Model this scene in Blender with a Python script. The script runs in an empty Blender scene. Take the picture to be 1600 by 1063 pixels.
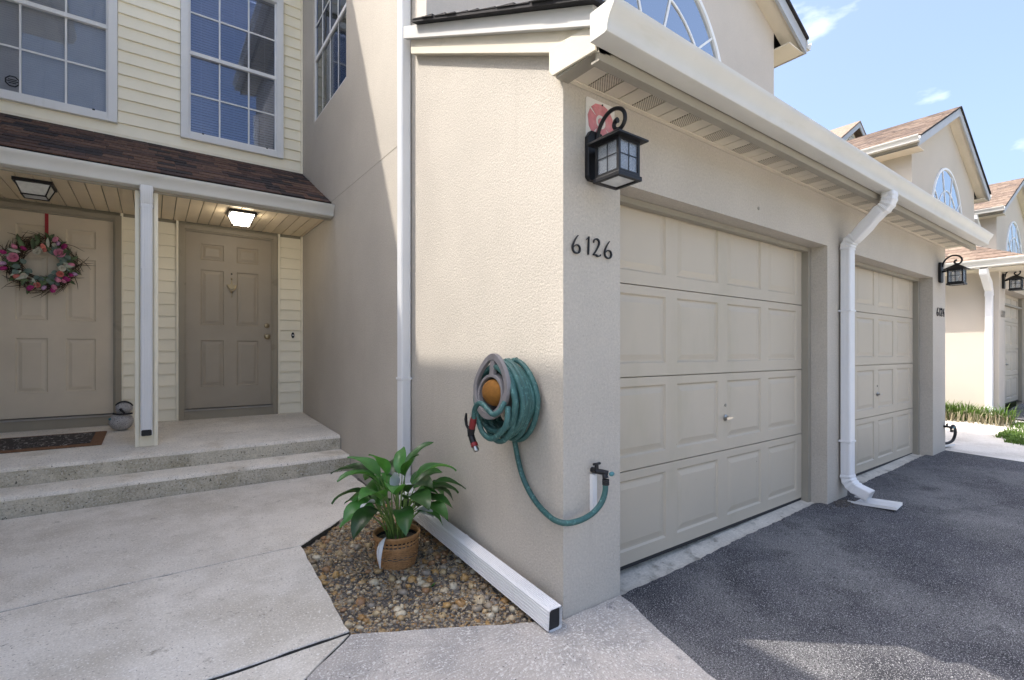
import bpy, bmesh, math, random
from mathutils import Vector, Matrix
rnd = random.Random(7)
S = bpy.context.scene
COL = S.collection
R = math.radians
PI = math.pi

# ------------------------------------------------------------------ camera
cam_d = bpy.data.cameras.new('camera')
cam = bpy.data.objects.new('camera', cam_d)
COL.objects.link(cam)
cam.location = (-1.51, -1.664, 1.22)
cam.rotation_euler = (R(90), 0, -math.atan2(.5913, .8065))
cam_d.sensor_width = 36
cam_d.lens = 36 * 764 / 1600
cam_d.shift_y = 18.5 / 1600
cam_d.clip_start = .05
cam_d.clip_end = 2000
S.camera = cam

# ------------------------------------------------------------------ sky, sun, exposure
SUN_TO = Vector((-.5, .42, 1)).normalized()          # towards the sun
SUN_EL = math.asin(SUN_TO.z)
SUN_AZ = math.atan2(SUN_TO.x, SUN_TO.y)
world = bpy.data.worlds.new('World')
S.world = world
world.use_nodes = True
wn, wl = world.node_tree.nodes, world.node_tree.links
wn.clear()
w_out = wn.new('ShaderNodeOutputWorld')
w_bg = wn.new('ShaderNodeBackground')
w_sky = wn.new('ShaderNodeTexSky')
w_sky.sky_type = 'NISHITA'
w_sky.sun_disc = False
w_sky.sun_elevation = SUN_EL
w_sky.sun_rotation = SUN_AZ % (2 * PI)
w_sky.air_density = 1.0
w_sky.dust_density = 7.0
w_sky.ozone_density = 6.5
w_bg.inputs['Strength'].default_value = .15
# a few thin fair-weather clouds, the same all round the sky
w_tc = wn.new('ShaderNodeTexCoord')
w_map = wn.new('ShaderNodeMapping'); w_map.inputs['Scale'].default_value = (1, 1, 2.6)
w_map.inputs['Location'].default_value = (1.75, .6, .2)
w_noise = wn.new('ShaderNodeTexNoise'); w_noise.inputs['Scale'].default_value = 3.4
w_noise.inputs['Detail'].default_value = 7; w_noise.inputs['Roughness'].default_value = .52
w_ramp = wn.new('ShaderNodeValToRGB')
w_ramp.color_ramp.elements[0].position = .60; w_ramp.color_ramp.elements[0].color = (.03, .03, .03, 1)
w_ramp.color_ramp.elements[1].position = .78; w_ramp.color_ramp.elements[1].color = (.8, .8, .8, 1)
w_mix = wn.new('ShaderNodeMixRGB')
w_mix.inputs['Color2'].default_value = (6.2, 6.5, 6.9, 1)
wl.new(w_tc.outputs['Generated'], w_map.inputs['Vector'])
wl.new(w_map.outputs[0], w_noise.inputs['Vector'])
wl.new(w_noise.outputs['Fac'], w_ramp.inputs['Fac'])
wl.new(w_ramp.outputs['Color'], w_mix.inputs['Fac'])
wl.new(w_sky.outputs[0], w_mix.inputs['Color1'])
wl.new(w_mix.outputs[0], w_bg.inputs['Color'])
wl.new(w_bg.outputs[0], w_out.inputs['Surface'])

sun_d = bpy.data.lights.new('sun', 'SUN')
sun = bpy.data.objects.new('sun', sun_d)
COL.objects.link(sun)
sun_d.energy = 2.1
sun_d.angle = R(.6)
sun_d.color = (1, .98, .95)
sun.rotation_euler = (-SUN_TO).to_track_quat('-Z', 'Y').to_euler()
sun.location = (-6, 5, 14)

S.view_settings.view_transform = 'Standard'
S.view_settings.look = 'None'
S.view_settings.gamma = 1
S.view_settings.use_curve_mapping = False
S.view_settings.exposure = 1.62
S.view_settings.use_white_balance = True          # photographed with a shade white balance
S.view_settings.white_balance_temperature = 7000

# ------------------------------------------------------------------ materials
def _ramp(nt, p0, p1, c0, c1):
    r = nt.nodes.new('ShaderNodeValToRGB')
    r.color_ramp.elements[0].position = p0; r.color_ramp.elements[1].position = p1
    r.color_ramp.elements[0].color = (*c0, 1); r.color_ramp.elements[1].color = (*c1, 1)
    return r

def mat(name, col, rough=.6, var=.08, vscale=2.5, bump=0, bscale=150, bdist=.002, metal=0, spec=.4,
        speck=None, blotch=None, objrand=0, fine=0, streak=None, palette=None, island=False, island2=0):
    m = bpy.data.materials.new(name); m.use_nodes = True
    nt = m.node_tree; n = nt.nodes; l = nt.links
    b = n['Principled BSDF']
    b.inputs['Roughness'].default_value = rough
    b.inputs['Metallic'].default_value = metal
    b.inputs['Specular IOR Level'].default_value = spec
    geo = n.new('ShaderNodeNewGeometry')
    pos = geo.outputs['Position']
    def noise(scale, detail=4, ro=.55, vec=pos):
        t = n.new('ShaderNodeTexNoise'); t.inputs['Scale'].default_value = scale
        t.inputs['Detail'].default_value = detail; t.inputs['Roughness'].default_value = ro
        l.new(vec, t.inputs['Vector']); return t
    def mul(a, bb, mode='MULTIPLY', fac=1.0):
        x = n.new('ShaderNodeMixRGB'); x.blend_type = mode; x.inputs['Fac'].default_value = fac
        l.new(a, x.inputs['Color1'])
        if isinstance(bb, tuple): x.inputs['Color2'].default_value = (*bb, 1)
        else: l.new(bb, x.inputs['Color2'])
        return x.outputs[0]
    if palette:
        r = n.new('ShaderNodeValToRGB'); r.color_ramp.interpolation = 'CONSTANT'
        els = r.color_ramp.elements
        for i, c in enumerate(palette):
            e = els[i] if i < 2 else els.new(i / len(palette))
            e.position = i / len(palette); e.color = (*c, 1)
        if island: l.new(geo.outputs['Random Per Island'], r.inputs['Fac'])
        else:
            oi = n.new('ShaderNodeObjectInfo'); l.new(oi.outputs['Random'], r.inputs['Fac'])
        cur = r.outputs['Color']
    else:
        rgb = n.new('ShaderNodeRGB'); rgb.outputs[0].default_value = (*col, 1); cur = rgb.outputs[0]
    if var:
        t = noise(vscale, 5)
        r = _ramp(nt, .3, .7, (1 - var,) * 3, (1 + var,) * 3); l.new(t.outputs['Fac'], r.inputs['Fac'])
        cur = mul(cur, r.outputs['Color'])
    if blotch:                                       # (colour, scale, lo, hi)
        for (c, sc, lo, hi) in blotch:
            t = noise(sc, 6, .62); r = _ramp(nt, lo, hi, (0, 0, 0), (1, 1, 1)); l.new(t.outputs['Fac'], r.inputs['Fac'])
            x = n.new('ShaderNodeMixRGB'); l.new(r.outputs['Color'], x.inputs['Fac'])
            l.new(cur, x.inputs['Color1']); x.inputs['Color2'].default_value = (*c, 1); cur = x.outputs[0]
    if fine:
        t = noise(bscale * .8, 3, .7)
        r = _ramp(nt, .3, .7, (1 - fine,) * 3, (1 + fine,) * 3); l.new(t.outputs['Fac'], r.inputs['Fac'])
        cur = mul(cur, r.outputs['Color'])
    if speck:
        for (c, sc, lo, hi) in speck:
            t = noise(sc, 2, .5); r = _ramp(nt, lo, hi, (0, 0, 0), (1, 1, 1)); l.new(t.outputs['Fac'], r.inputs['Fac'])
            x = n.new('ShaderNodeMixRGB'); l.new(r.outputs['Color'], x.inputs['Fac'])
            l.new(cur, x.inputs['Color1']); x.inputs['Color2'].default_value = (*c, 1); cur = x.outputs[0]
    if streak:                                       # (colour, scale vector, lo, hi)
        c, sv, lo, hi = streak
        mp = n.new('ShaderNodeMapping'); mp.inputs['Scale'].default_value = sv; l.new(pos, mp.inputs['Vector'])
        t = noise(1, 4, .6, mp.outputs[0]); r = _ramp(nt, lo, hi, (0, 0, 0), (1, 1, 1)); l.new(t.outputs['Fac'], r.inputs['Fac'])
        x = n.new('ShaderNodeMixRGB'); l.new(r.outputs['Color'], x.inputs['Fac'])
        l.new(cur, x.inputs['Color1']); x.inputs['Color2'].default_value = (*c, 1); cur = x.outputs[0]
    if objrand or island2:
        if island2:
            src = geo.outputs['Random Per Island']; objrand = island2
        else:
            oi = n.new('ShaderNodeObjectInfo'); src = oi.outputs['Random']
        r = _ramp(nt, 0, 1, (1 - objrand,) * 3, (1 + objrand,) * 3); l.new(src, r.inputs['Fac'])
        cur = mul(cur, r.outputs['Color'])
    l.new(cur, b.inputs['Base Color'])
    if bump:
        t = noise(bscale, 4, .6)
        bp = n.new('ShaderNodeBump'); bp.inputs['Strength'].default_value = bump; bp.inputs['Distance'].default_value = bdist
        l.new(t.outputs['Fac'], bp.inputs['Height']); l.new(bp.outputs[0], b.inputs['Normal'])
    return m

MT = {}
MT['stucco'] = mat('stucco', (.485, .442, .383), .9, .06, 1.6, .7, 95, .005, fine=.10,
                   blotch=[((.44, .395, .34), 1.1, .52, .80)], speck=[((.34, .30, .25), 130, .655, .72), ((.60, .55, .48), 150, .66, .72)],
                   streak=((.44, .395, .34), (9, 9, .6), .60, .9))
MT['stucco_far'] = mat('stucco_far', (.53, .475, .41), .9, .05, .8, .3, 60, .004)
MT['stucco_grey'] = mat('stucco_grey', (.54, .49, .44), .9, .05, 1.6, .5, 110, .003, fine=.04)
MT['trim'] = mat('trim', (.64, .58, .47), .7, .05, 3, .25, 60, .002, blotch=[((.45, .40, .29), 6, .62, .85)])
MT['white'] = mat('white', (.80, .81, .82), .4, .03, 4)
MT['vinyl_white'] = mat('vinyl_white', (.74, .74, .745), .35, .03, 3, streak=((.66, .66, .64), (30, 30, 1.2), .6, .9))
MT['gutter'] = mat('gutter', (.60, .585, .545), .38, .04, 3, blotch=[((.5, .5, .44), 5, .58, .9)],
                   streak=((.52, .50, .42), (2.5, 30, 2), .6, .85))
MT['fascia'] = mat('fascia', (.33, .30, .245), .6, .06, 4)
MT['siding'] = mat('siding', (.90, .835, .675), .5, .04, 2, .12, 300, .001, objrand=.025,
                   streak=((.80, .73, .57), (3, 3, 14), .62, .95))
MT['siding_gap'] = mat('siding_gap', (.30, .27, .20), .8, 0)
MT['plank'] = mat('plank', (.76, .63, .44), .5, .05, 3, objrand=.09)
MT['soffit'] = mat('soffit', (.70, .63, .51), .55, .04, 3, objrand=.03)
MT['door'] = mat('door', (.35, .30, .235), .42, .06, 3, .1, 180, .001)
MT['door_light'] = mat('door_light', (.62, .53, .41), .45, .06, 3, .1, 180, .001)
MT['door_frame'] = mat('door_frame', (.31, .27, .205), .5, .06, 3, blotch=[((.20, .175, .13), 7, .6, .8)])
MT['garage_door'] = mat('garage_door', (.50, .435, .345), .45, .03, 1.5, .06, 220, .001,
                        streak=((.43, .38, .285), (3, 3, 1), .54, .85), speck=[((.16, .14, .11), 38, .80, .82)])
MT['garage_trim'] = mat('garage_trim', (.30, .275, .225), .5, .06, 3)
MT['dark'] = mat('dark', (.02, .02, .022), .6, 0)
MT['black_metal'] = mat('black_metal', (.010, .010, .012), .45, .1, 30, .1, 260, .001, spec=.35)
MT['steel'] = mat('steel', (.45, .43, .40), .3, .05, 8, metal=1)
MT['brass'] = mat('brass', (.34, .27, .17), .38, .08, 20, metal=1)
MT['alum'] = mat('alum', (.30, .28, .25), .6, .1, 10)
MT['concrete'] = mat('concrete', (.68, .63, .56), .88, .12, 1.4, .6, 150, .004, fine=.16,
                     blotch=[((.53, .48, .41), 2.6, .46, .70), ((.47, .42, .345), .9, .52, .70), ((.33, .29, .235), 13, .62, .76)],
                     speck=[((.76, .73, .68), 120, .62, .67), ((.27, .25, .22), 100, .66, .71)])
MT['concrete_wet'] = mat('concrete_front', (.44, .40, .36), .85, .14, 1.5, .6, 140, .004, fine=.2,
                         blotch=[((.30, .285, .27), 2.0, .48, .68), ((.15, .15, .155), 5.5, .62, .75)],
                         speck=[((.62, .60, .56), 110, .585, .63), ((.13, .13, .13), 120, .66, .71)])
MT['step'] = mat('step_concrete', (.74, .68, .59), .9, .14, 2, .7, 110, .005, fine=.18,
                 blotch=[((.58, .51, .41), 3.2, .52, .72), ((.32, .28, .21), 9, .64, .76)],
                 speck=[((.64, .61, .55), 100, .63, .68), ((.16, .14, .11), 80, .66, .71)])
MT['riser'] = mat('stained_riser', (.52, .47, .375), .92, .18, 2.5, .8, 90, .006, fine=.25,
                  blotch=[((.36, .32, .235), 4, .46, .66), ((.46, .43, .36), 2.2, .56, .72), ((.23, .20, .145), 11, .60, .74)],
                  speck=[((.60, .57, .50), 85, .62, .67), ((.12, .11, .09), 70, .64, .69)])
MT['apron'] = mat('apron_concrete', (.56, .52, .45), .9, .14, 4, .7, 90, .005, fine=.16,
                  blotch=[((.27, .25, .21), 7, .54, .7), ((.17, .15, .125), 22, .64, .72)])
MT['asphalt'] = mat('asphalt', (.056, .055, .064), .85, .25, 1.1, 1.0, 190, .008, fine=.55, spec=.4,
                    blotch=[((.17, .166, .165), .8, .46, .66), ((.028, .028, .034), 2.6, .52, .70), ((.014, .014, .016), 5.5, .68, .76)],
                    speck=[((.44, .435, .43), 215, .585, .63), ((.010, .010, .012), 150, .60, .64)])
MT['soil'] = mat('soil', (.085, .075, .067), .95, .3, 9, .8, 90, .01, fine=.4,
                 blotch=[((.21, .19, .17), 5, .5, .72)], speck=[((.34, .31, .27), 130, .64, .68)])
PEB = [(.50, .37, .22), (.60, .52, .41), (.42, .26, .12), (.36, .32, .28), (.64, .60, .53), (.48, .32, .15),
       (.28, .26, .25), (.52, .42, .28), (.33, .20, .12), (.62, .58, .50), (.42, .36, .28), (.28, .22, .16)]
PEB = [(r * .78, g * .72, b * .60) for r, g, b in PEB]
MT['pebble'] = mat('pebble', (1, 1, 1), .38, .16, 45, .2, 200, .002, palette=PEB)
MT['pebble_small'] = mat('pebble_small', (1, 1, 1), .6, .2, 60, palette=[tuple(v * .85 for v in c) for c in PEB] + [(.20, .17, .14)] * 3, island=True)
MT['shingle'] = mat('shingle', (1, 1, 1), .92, .35, 30, .7, 240, .003, fine=.25,
                    palette=[(.075, .042, .033), (.115, .064, .046), (.050, .032, .030), (.028, .023, .026), (.135, .078, .056), (.085, .052, .045), (.033, .026, .028), (.10, .055, .042)])
MT['shingle_tan'] = mat('shingle_tan', (1, 1, 1), .92, .3, 14, .5, 120, .003, fine=.15,
                        palette=[(.20, .145, .108), (.16, .115, .088), (.23, .172, .13), (.125, .092, .075), (.185, .132, .10)], island=True)
MT['shingle_base'] = mat('shingle_base', (.03, .026, .026), .95, .2, 10)
MT['shingle_dark'] = mat('shingle_dark', (.028, .026, .028), .9, .3, 20, .5, 200, .003)
MT['basket'] = mat('basket', (.38, .20, .085), .6, .2, 60, .3, 150, .002)
MT['leaf'] = mat('leaf', (.045, .145, .036), .34, .22, 14, objrand=.7, spec=.5)
MT['stem'] = mat('stem', (.13, .22, .055), .5, .1, 30)
MT['spathe'] = mat('spathe', (.66, .66, .66), .6, .06, 30)
MT['hose'] = mat('hose', (.034, .105, .10), .48, .16, 22, .25, 320, .001,
                 streak=((.11, .25, .235), (60, 60, 60), .56, .70))
MT['hose_black'] = mat('hose_black', (.018, .018, .02), .5, .1, 20)
MT['hanger'] = mat('hanger', (.21, .197, .20), .45, .1, 9, blotch=[((.16, .145, .14), 14, .52, .75)])
MT['sponge'] = mat('sponge', (.25, .105, .018), .9, .14, 60, .6, 240, .003)
MT['nozzle_red'] = mat('nozzle_red', (.20, .018, .02), .4, .1, 30)
MT['granite'] = mat('granite', (.46, .45, .45), .8, .12, 20, .4, 300, .002, speck=[((.10, .10, .11), 170, .55, .62), ((.55, .55, .56), 210, .62, .68)])
MT['mat_coir'] = mat('mat_coir', (.19, .10, .055), .95, .2, 60, .6, 300, .003)
MT['mat_print'] = mat('mat_print', (.055, .047, .043), .95, .2, 40, .5, 300, .003, speck=[((.33, .31, .29), 34, .60, .64)],
                      streak=((.33, .31, .29), (70, 12, 1), .63, .67))
MT['plaque'] = mat('plaque', (.70, .69, .67), .4, .05, 12, blotch=[((.5, .48, .44), 20, .64, .8)])
MT['faded_red'] = mat('faded_red', (.62, .23, .26), .55, .16, 22, blotch=[((.68, .42, .42), 16, .52, .8)])
MT['blind'] = mat('blind', (.44, .45, .49), .5, .04, 8)
MT['blind_blue'] = mat('blind_blue', (.40, .40, .44), .5, .04, 8)
MT['screen'] = mat('screen', (.022, .028, .042), .6, .15, 3)
MT['curtain'] = mat('curtain', (.38, .38, .40), .8, .1, 3)
MT['ribbon'] = mat('ribbon', (.36, .022, .035), .4, .08, 20)
MT['twig'] = mat('twig', (.075, .052, .034), .85, .3, 40)
MT['green_leaf'] = mat('green_leaf', (.085, .13, .055), .5, .2, 30, objrand=.4)
MT['eucalyptus'] = mat('eucalyptus', (.13, .19, .165), .5, .14, 30, objrand=.25)
MT['cream_leaf'] = mat('cream_leaf', (.50, .51, .42), .55, .1, 30, objrand=.2)
MT['petal_pink'] = mat('petal_pink', (.66, .24, .36), .55, .12, 30, objrand=.12)
MT['petal_magenta'] = mat('petal_magenta', (.36, .025, .16), .55, .14, 30, objrand=.2)
MT['petal_coral'] = mat('petal_coral', (.66, .20, .17), .55, .12, 30, objrand=.15)
MT['petal_lilac'] = mat('petal_lilac', (.52, .32, .52), .55, .12, 30, objrand=.15)
MT['petal_cream'] = mat('petal_cream', (.62, .59, .50), .55, .1, 30)
MT['lawn'] = mat('lawn', (.055, .085, .022), .95, .3, .4, .6, 60, .02, fine=.3)
MT['grass'] = mat('grass', (.085, .15, .03), .6, .2, 3, island2=.45)
MT['dry_grass'] = mat('dry_grass', (.27, .235, .15), .7, .15, 3, island2=.35)
MT['pvc'] = mat('pvc', (.70, .70, .70), .4, .04, 10)
MT['plastic_teal'] = mat('plastic_teal', (.06, .19, .21), .4, .1, 20)
MT['joint'] = mat('joint', (.06, .055, .048), .95, .2, 20)
MT['interior'] = mat('interior', (.10, .10, .11), .9, 0)

def glass_mat(name, tint, refl, rough=.01, frost=0, gcol=(.92, .96, 1)):
    m = bpy.data.materials.new(name); m.use_nodes = True
    nt = m.node_tree; n = nt.nodes; l = nt.links
    n.remove(n['Principled BSDF']); out = n['Material Output']
    tr = n.new('ShaderNodeBsdfTransparent'); tr.inputs[0].default_value = (*tint, 1)
    gl = n.new('ShaderNodeBsdfGlossy'); gl.inputs['Roughness'].default_value = rough
    gl.inputs['Color'].default_value = (*gcol, 1)
    geo = n.new('ShaderNodeNewGeometry'); no = n.new('ShaderNodeTexNoise'); no.inputs['Scale'].default_value = 1.7
    bp = n.new('ShaderNodeBump'); bp.inputs['Strength'].default_value = .05; bp.inputs['Distance'].default_value = .03
    l.new(geo.outputs['Position'], no.inputs['Vector']); l.new(no.outputs['Fac'], bp.inputs['Height']); l.new(bp.outputs[0], gl.inputs['Normal'])
    fr = n.new('ShaderNodeFresnel'); fr.inputs['IOR'].default_value = 1.5
    mr = n.new('ShaderNodeMapRange'); mr.inputs['To Min'].default_value = refl; mr.inputs['To Max'].default_value = 1
    mr.inputs['From Min'].default_value = .04
    mx = n.new('ShaderNodeMixShader')
    l.new(fr.outputs[0], mr.inputs['Value']); l.new(mr.outputs[0], mx.inputs[0]); l.new(tr.outputs[0], mx.inputs[1]); l.new(gl.outputs[0], mx.inputs[2])
    if frost:
        df = n.new('ShaderNodeBsdfTranslucent'); df.inputs[0].default_value = (.9, .92, .95, 1)
        d2 = n.new('ShaderNodeBsdfDiffuse'); d2.inputs[0].default_value = (.8, .82, .85, 1)
        m2 = n.new('ShaderNodeMixShader'); m2.inputs[0].default_value = .5; l.new(df.outputs[0], m2.inputs[1]); l.new(d2.outputs[0], m2.inputs[2])
        m3 = n.new('ShaderNodeMixShader'); m3.inputs[0].default_value = frost; l.new(mx.outputs[0], m3.inputs[1]); l.new(m2.outputs[0], m3.inputs[2])
        l.new(m3.outputs[0], out.inputs['Surface'])
    else:
        l.new(mx.outputs[0], out.inputs['Surface'])
    return m
MT['glass'] = glass_mat('window_glass', (.74, .78, .84), .10, gcol=(.60, .68, .86))
MT['glass_clear'] = glass_mat('window_glass_clear', (.90, .91, .93), .03)
MT['glass_arch'] = glass_mat('arch_glass', (.35, .40, .48), .55)
MT['glass_lamp'] = glass_mat('lamp_glass', (.92, .93, .94), .08, .1, .13)
MT['glass_screen'] = glass_mat('screen_glass', (.5, .55, .62), .10, .08)

def emit_mat(name, col, strength):
    m = bpy.data.materials.new(name); m.use_nodes = True
    b = m.node_tree.nodes['Principled BSDF']
    b.inputs['Base Color'].default_value = (.85, .85, .8, 1)
    b.inputs['Emission Color'].default_value = (*col, 1); b.inputs['Emission Strength'].default_value = strength
    b.inputs['Roughness'].default_value = .3
    return m
MT['lamp_on'] = emit_mat('lamp_on', (1, .92, .80), 5.5)
MT['frosted'] = mat('frosted', (.62, .63, .62), .3, .12, 30)
MT['bulb'] = mat('bulb', (.80, .80, .78), .25, 0)

def vent_mat():
    m = mat('soffit_vent', (.68, .61, .49), .6, .04, 3)
    nt = m.node_tree; n = nt.nodes; l = nt.links; b = n['Principled BSDF']
    geo = n.new('ShaderNodeNewGeometry'); mp = n.new('ShaderNodeMapping')
    mp.inputs['Rotation'].default_value = (0, 0, R(45)); mp.inputs['Scale'].default_value = (95, 95, 95)
    l.new(geo.outputs['Position'], mp.inputs['Vector'])
    ck = n.new('ShaderNodeTexVoronoi'); ck.inputs['Scale'].default_value = 1; ck.inputs['Randomness'].default_value = 0
    ck.voronoi_dimensions = '2D'
    l.new(mp.outputs[0], ck.inputs['Vector'])
    r = _ramp(nt, .26, .38, (.12, .10, .08), (1, 1, 1)); l.new(ck.outputs['Distance'], r.inputs['Fac'])
    x = n.new('ShaderNodeMixRGB'); x.blend_type = 'MULTIPLY'; x.inputs['Fac'].default_value = 1
    src = b.inputs['Base Color'].links[0].from_socket
    l.new(src, x.inputs['Color1']); l.new(r.outputs['Color'], x.inputs['Color2']); l.new(x.outputs[0], b.inputs['Base Color'])
    return m
MT['soffit_vent'] = vent_mat()

def leafy(m, amt):
    nt = m.node_tree; n = nt.nodes; l = nt.links; b = n['Principled BSDF']; out = n['Material Output']
    t = n.new('ShaderNodeBsdfTranslucent'); a = n.new('ShaderNodeMixShader'); a.inputs[0].default_value = amt
    src = b.inputs['Base Color'].links[0].from_socket
    h = n.new('ShaderNodeMixRGB'); h.blend_type = 'MULTIPLY'; h.inputs['Fac'].default_value = 1; h.inputs['Color2'].default_value = (1.9, 1.9, .9, 1)
    l.new(src, h.inputs['Color1']); l.new(h.outputs[0], t.inputs['Color'])
    l.new(b.outputs[0], a.inputs[1]); l.new(t.outputs[0], a.inputs[2]); l.new(a.outputs[0], out.inputs['Surface'])
leafy(MT['leaf'], .3); leafy(MT['grass'], .3)

# ------------------------------------------------------------------ mesh helpers
ORG = {}
def org(o): return ORG.get(o.name, Vector((0, 0, 0))) if o else Vector((0, 0, 0))

class MB:
    def __init__(s): s.V = []; s.F = []
    def add(s, vs, fs):
        k = len(s.V); s.V += [Vector(v) for v in vs]; s.F += [[i + k for i in f] for f in fs]; return s
    def box(s, x0, x1, y0, y1, z0, z1):
        vs = [(x0, y0, z0), (x1, y0, z0), (x1, y1, z0), (x0, y1, z0), (x0, y0, z1), (x1, y0, z1), (x1, y1, z1), (x0, y1, z1)]
        return s.add(vs, [(3, 2, 1, 0), (4, 5, 6, 7), (0, 1, 5, 4), (1, 2, 6, 5), (2, 3, 7, 6), (3, 0, 4, 7)])
    def prism(s, poly, axis, a, b):
        def mp(p, t):
            return {'x': (t, p[0], p[1]), 'y': (p[0], t, p[1]), 'z': (p[0], p[1], t)}[axis]
        n = len(poly)
        vs = [mp(p, a) for p in poly] + [mp(p, b) for p in poly]
        fs = [list(range(n))[::-1], list(range(n, 2 * n))] + [(i, (i + 1) % n, n + (i + 1) % n, n + i) for i in range(n)]
        return s.add(vs, fs)
    def sweep(s, pts, prof, up=(0, 0, 1), scales=None, cap=True, closed=False):
        pts = [Vector(p) for p in pts]; n = len(prof); rings = []
        upv = Vector(up)
        prev = None
        for i, p in enumerate(pts):
            if closed: t = (pts[(i + 1) % len(pts)] - pts[i - 1]).normalized()
            elif i == 0: t = (pts[1] - pts[0]).normalized()
            elif i == len(pts) - 1: t = (pts[-1] - pts[-2]).normalized()
            else: t = (pts[i + 1] - pts[i - 1]).normalized()
            if prev is None:
                a = upv.cross(t)
                if a.length < 1e-4: a = Vector((1, 0, 0)).cross(t)
                a.normalize()
            else:
                a = prev - t * prev.dot(t); a.normalize()
            b = t.cross(a); prev = a
            sc = scales[i] if scales else 1
            rings.append([p + a * (q[0] * sc) + b * (q[1] * sc) for q in prof])
        vs = [v for r in rings for v in r]; fs = []
        m = len(rings)
        for i in range(m if closed else m - 1):
            j = (i + 1) % m
            for k in range(n):
                k2 = (k + 1) % n
                fs.append((i * n + k, i * n + k2, j * n + k2, j * n + k))
        if cap and not closed:
            fs.append(list(range(n))[::-1]); fs.append([(m - 1) * n + k for k in range(n)])
        return s.add(vs, fs)
    def tube(s, pts, r, n=8, closed=False, cap=True):
        if not isinstance(r, (list, tuple)): r = [r] * len(pts)
        prof = [(math.cos(2 * PI * k / n), math.sin(2 * PI * k / n)) for k in range(n)]
        return s.sweep(pts, prof, scales=list(r), closed=closed, cap=cap)
    def lathe(s, prof, n=24, c=(0, 0, 0), cap=True):
        c = Vector(c); vs = []; fs = []; m = len(prof)
        for (r, z) in prof:
            for k in range(n):
                a = 2 * PI * k / n; vs.append(c + Vector((r * math.cos(a), r * math.sin(a), z)))
        for i in range(m - 1):
            for k in range(n):
                k2 = (k + 1) % n; fs.append((i * n + k, i * n + k2, (i + 1) * n + k2, (i + 1) * n + k))
        if cap: fs += [list(range(n))[::-1], [(m - 1) * n + k for k in range(n)]]
        return s.add(vs, fs)
    def ball(s, c, rx, ry, rz, nu=12, nv=8):
        prof = [(max(math.sin(PI * i / nv), .02), -math.cos(PI * i / nv)) for i in range(nv + 1)]
        k = len(s.V); s.lathe(prof, nu)
        for v in s.V[k:]: v.x = v.x * rx + c[0]; v.y = v.y * ry + c[1]; v.z = v.z * rz + c[2]
        return s
    def xf(s, M, k=0):
        s.V[k:] = [M @ v for v in s.V[k:]]; return s
    def build(s, name, m, parent=None, smooth=False, bevel=0, kind=None, label=None, loc=None, ang=40, recalc=True):
        me = bpy.data.meshes.new(name)
        base = org(parent) if loc is None else Vector((0, 0, 0))
        me.from_pydata([v - base for v in s.V], [], s.F)
        if recalc:
            bm = bmesh.new(); bm.from_mesh(me); bmesh.ops.recalc_face_normals(bm, faces=bm.faces); bm.to_mesh(me); bm.free()
        me.materials.append(MT[m] if isinstance(m, str) else m)
        if smooth:
            me.polygons.foreach_set('use_smooth', [True] * len(me.polygons)); me.set_sharp_from_angle(angle=R(ang))
        o = bpy.data.objects.new(name, me); COL.objects.link(o)
        if parent: o.parent = parent
        if loc is not None: o.location = Vector(loc) - org(parent)
        ORG[o.name] = base.copy() if loc is None else Vector(loc)
        if bevel:
            b = o.modifiers.new('bevel', 'BEVEL'); b.width = bevel; b.segments = 2; b.limit_method = 'ANGLE'; b.angle_limit = R(40)
        if kind: o['kind'] = kind
        if label: o['label'] = label
        return o

def tag(o, label, cat=None, group=None, kind=None):
    o['label'] = label
    if cat: o['category'] = cat
    if group: o['group'] = group
    if kind: o['kind'] = kind
    return o

def thing(name, label, cat, loc=(0, 0, 0), group=None):
    o = bpy.data.objects.new(name, None); o.empty_display_size = .1
    COL.objects.link(o); o.location = loc; ORG[o.name] = Vector(loc)
    return tag(o, label, cat, group)

def inst(src, parent, loc, rotz=0, scale=None, rot=None):
    o = src.copy(); COL.objects.link(o); o.parent = parent
    o.location = Vector(loc) - org(parent); o.rotation_euler = rot if rot else (0, 0, rotz)
    if scale: o.scale = scale
    ORG[o.name] = Vector(loc)
    return o

def copy_tree(o, parent=None):
    c = o.copy(); COL.objects.link(c)
    if parent: c.parent = parent
    for ch in list(o.children): copy_tree(ch, c)
    return c

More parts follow.
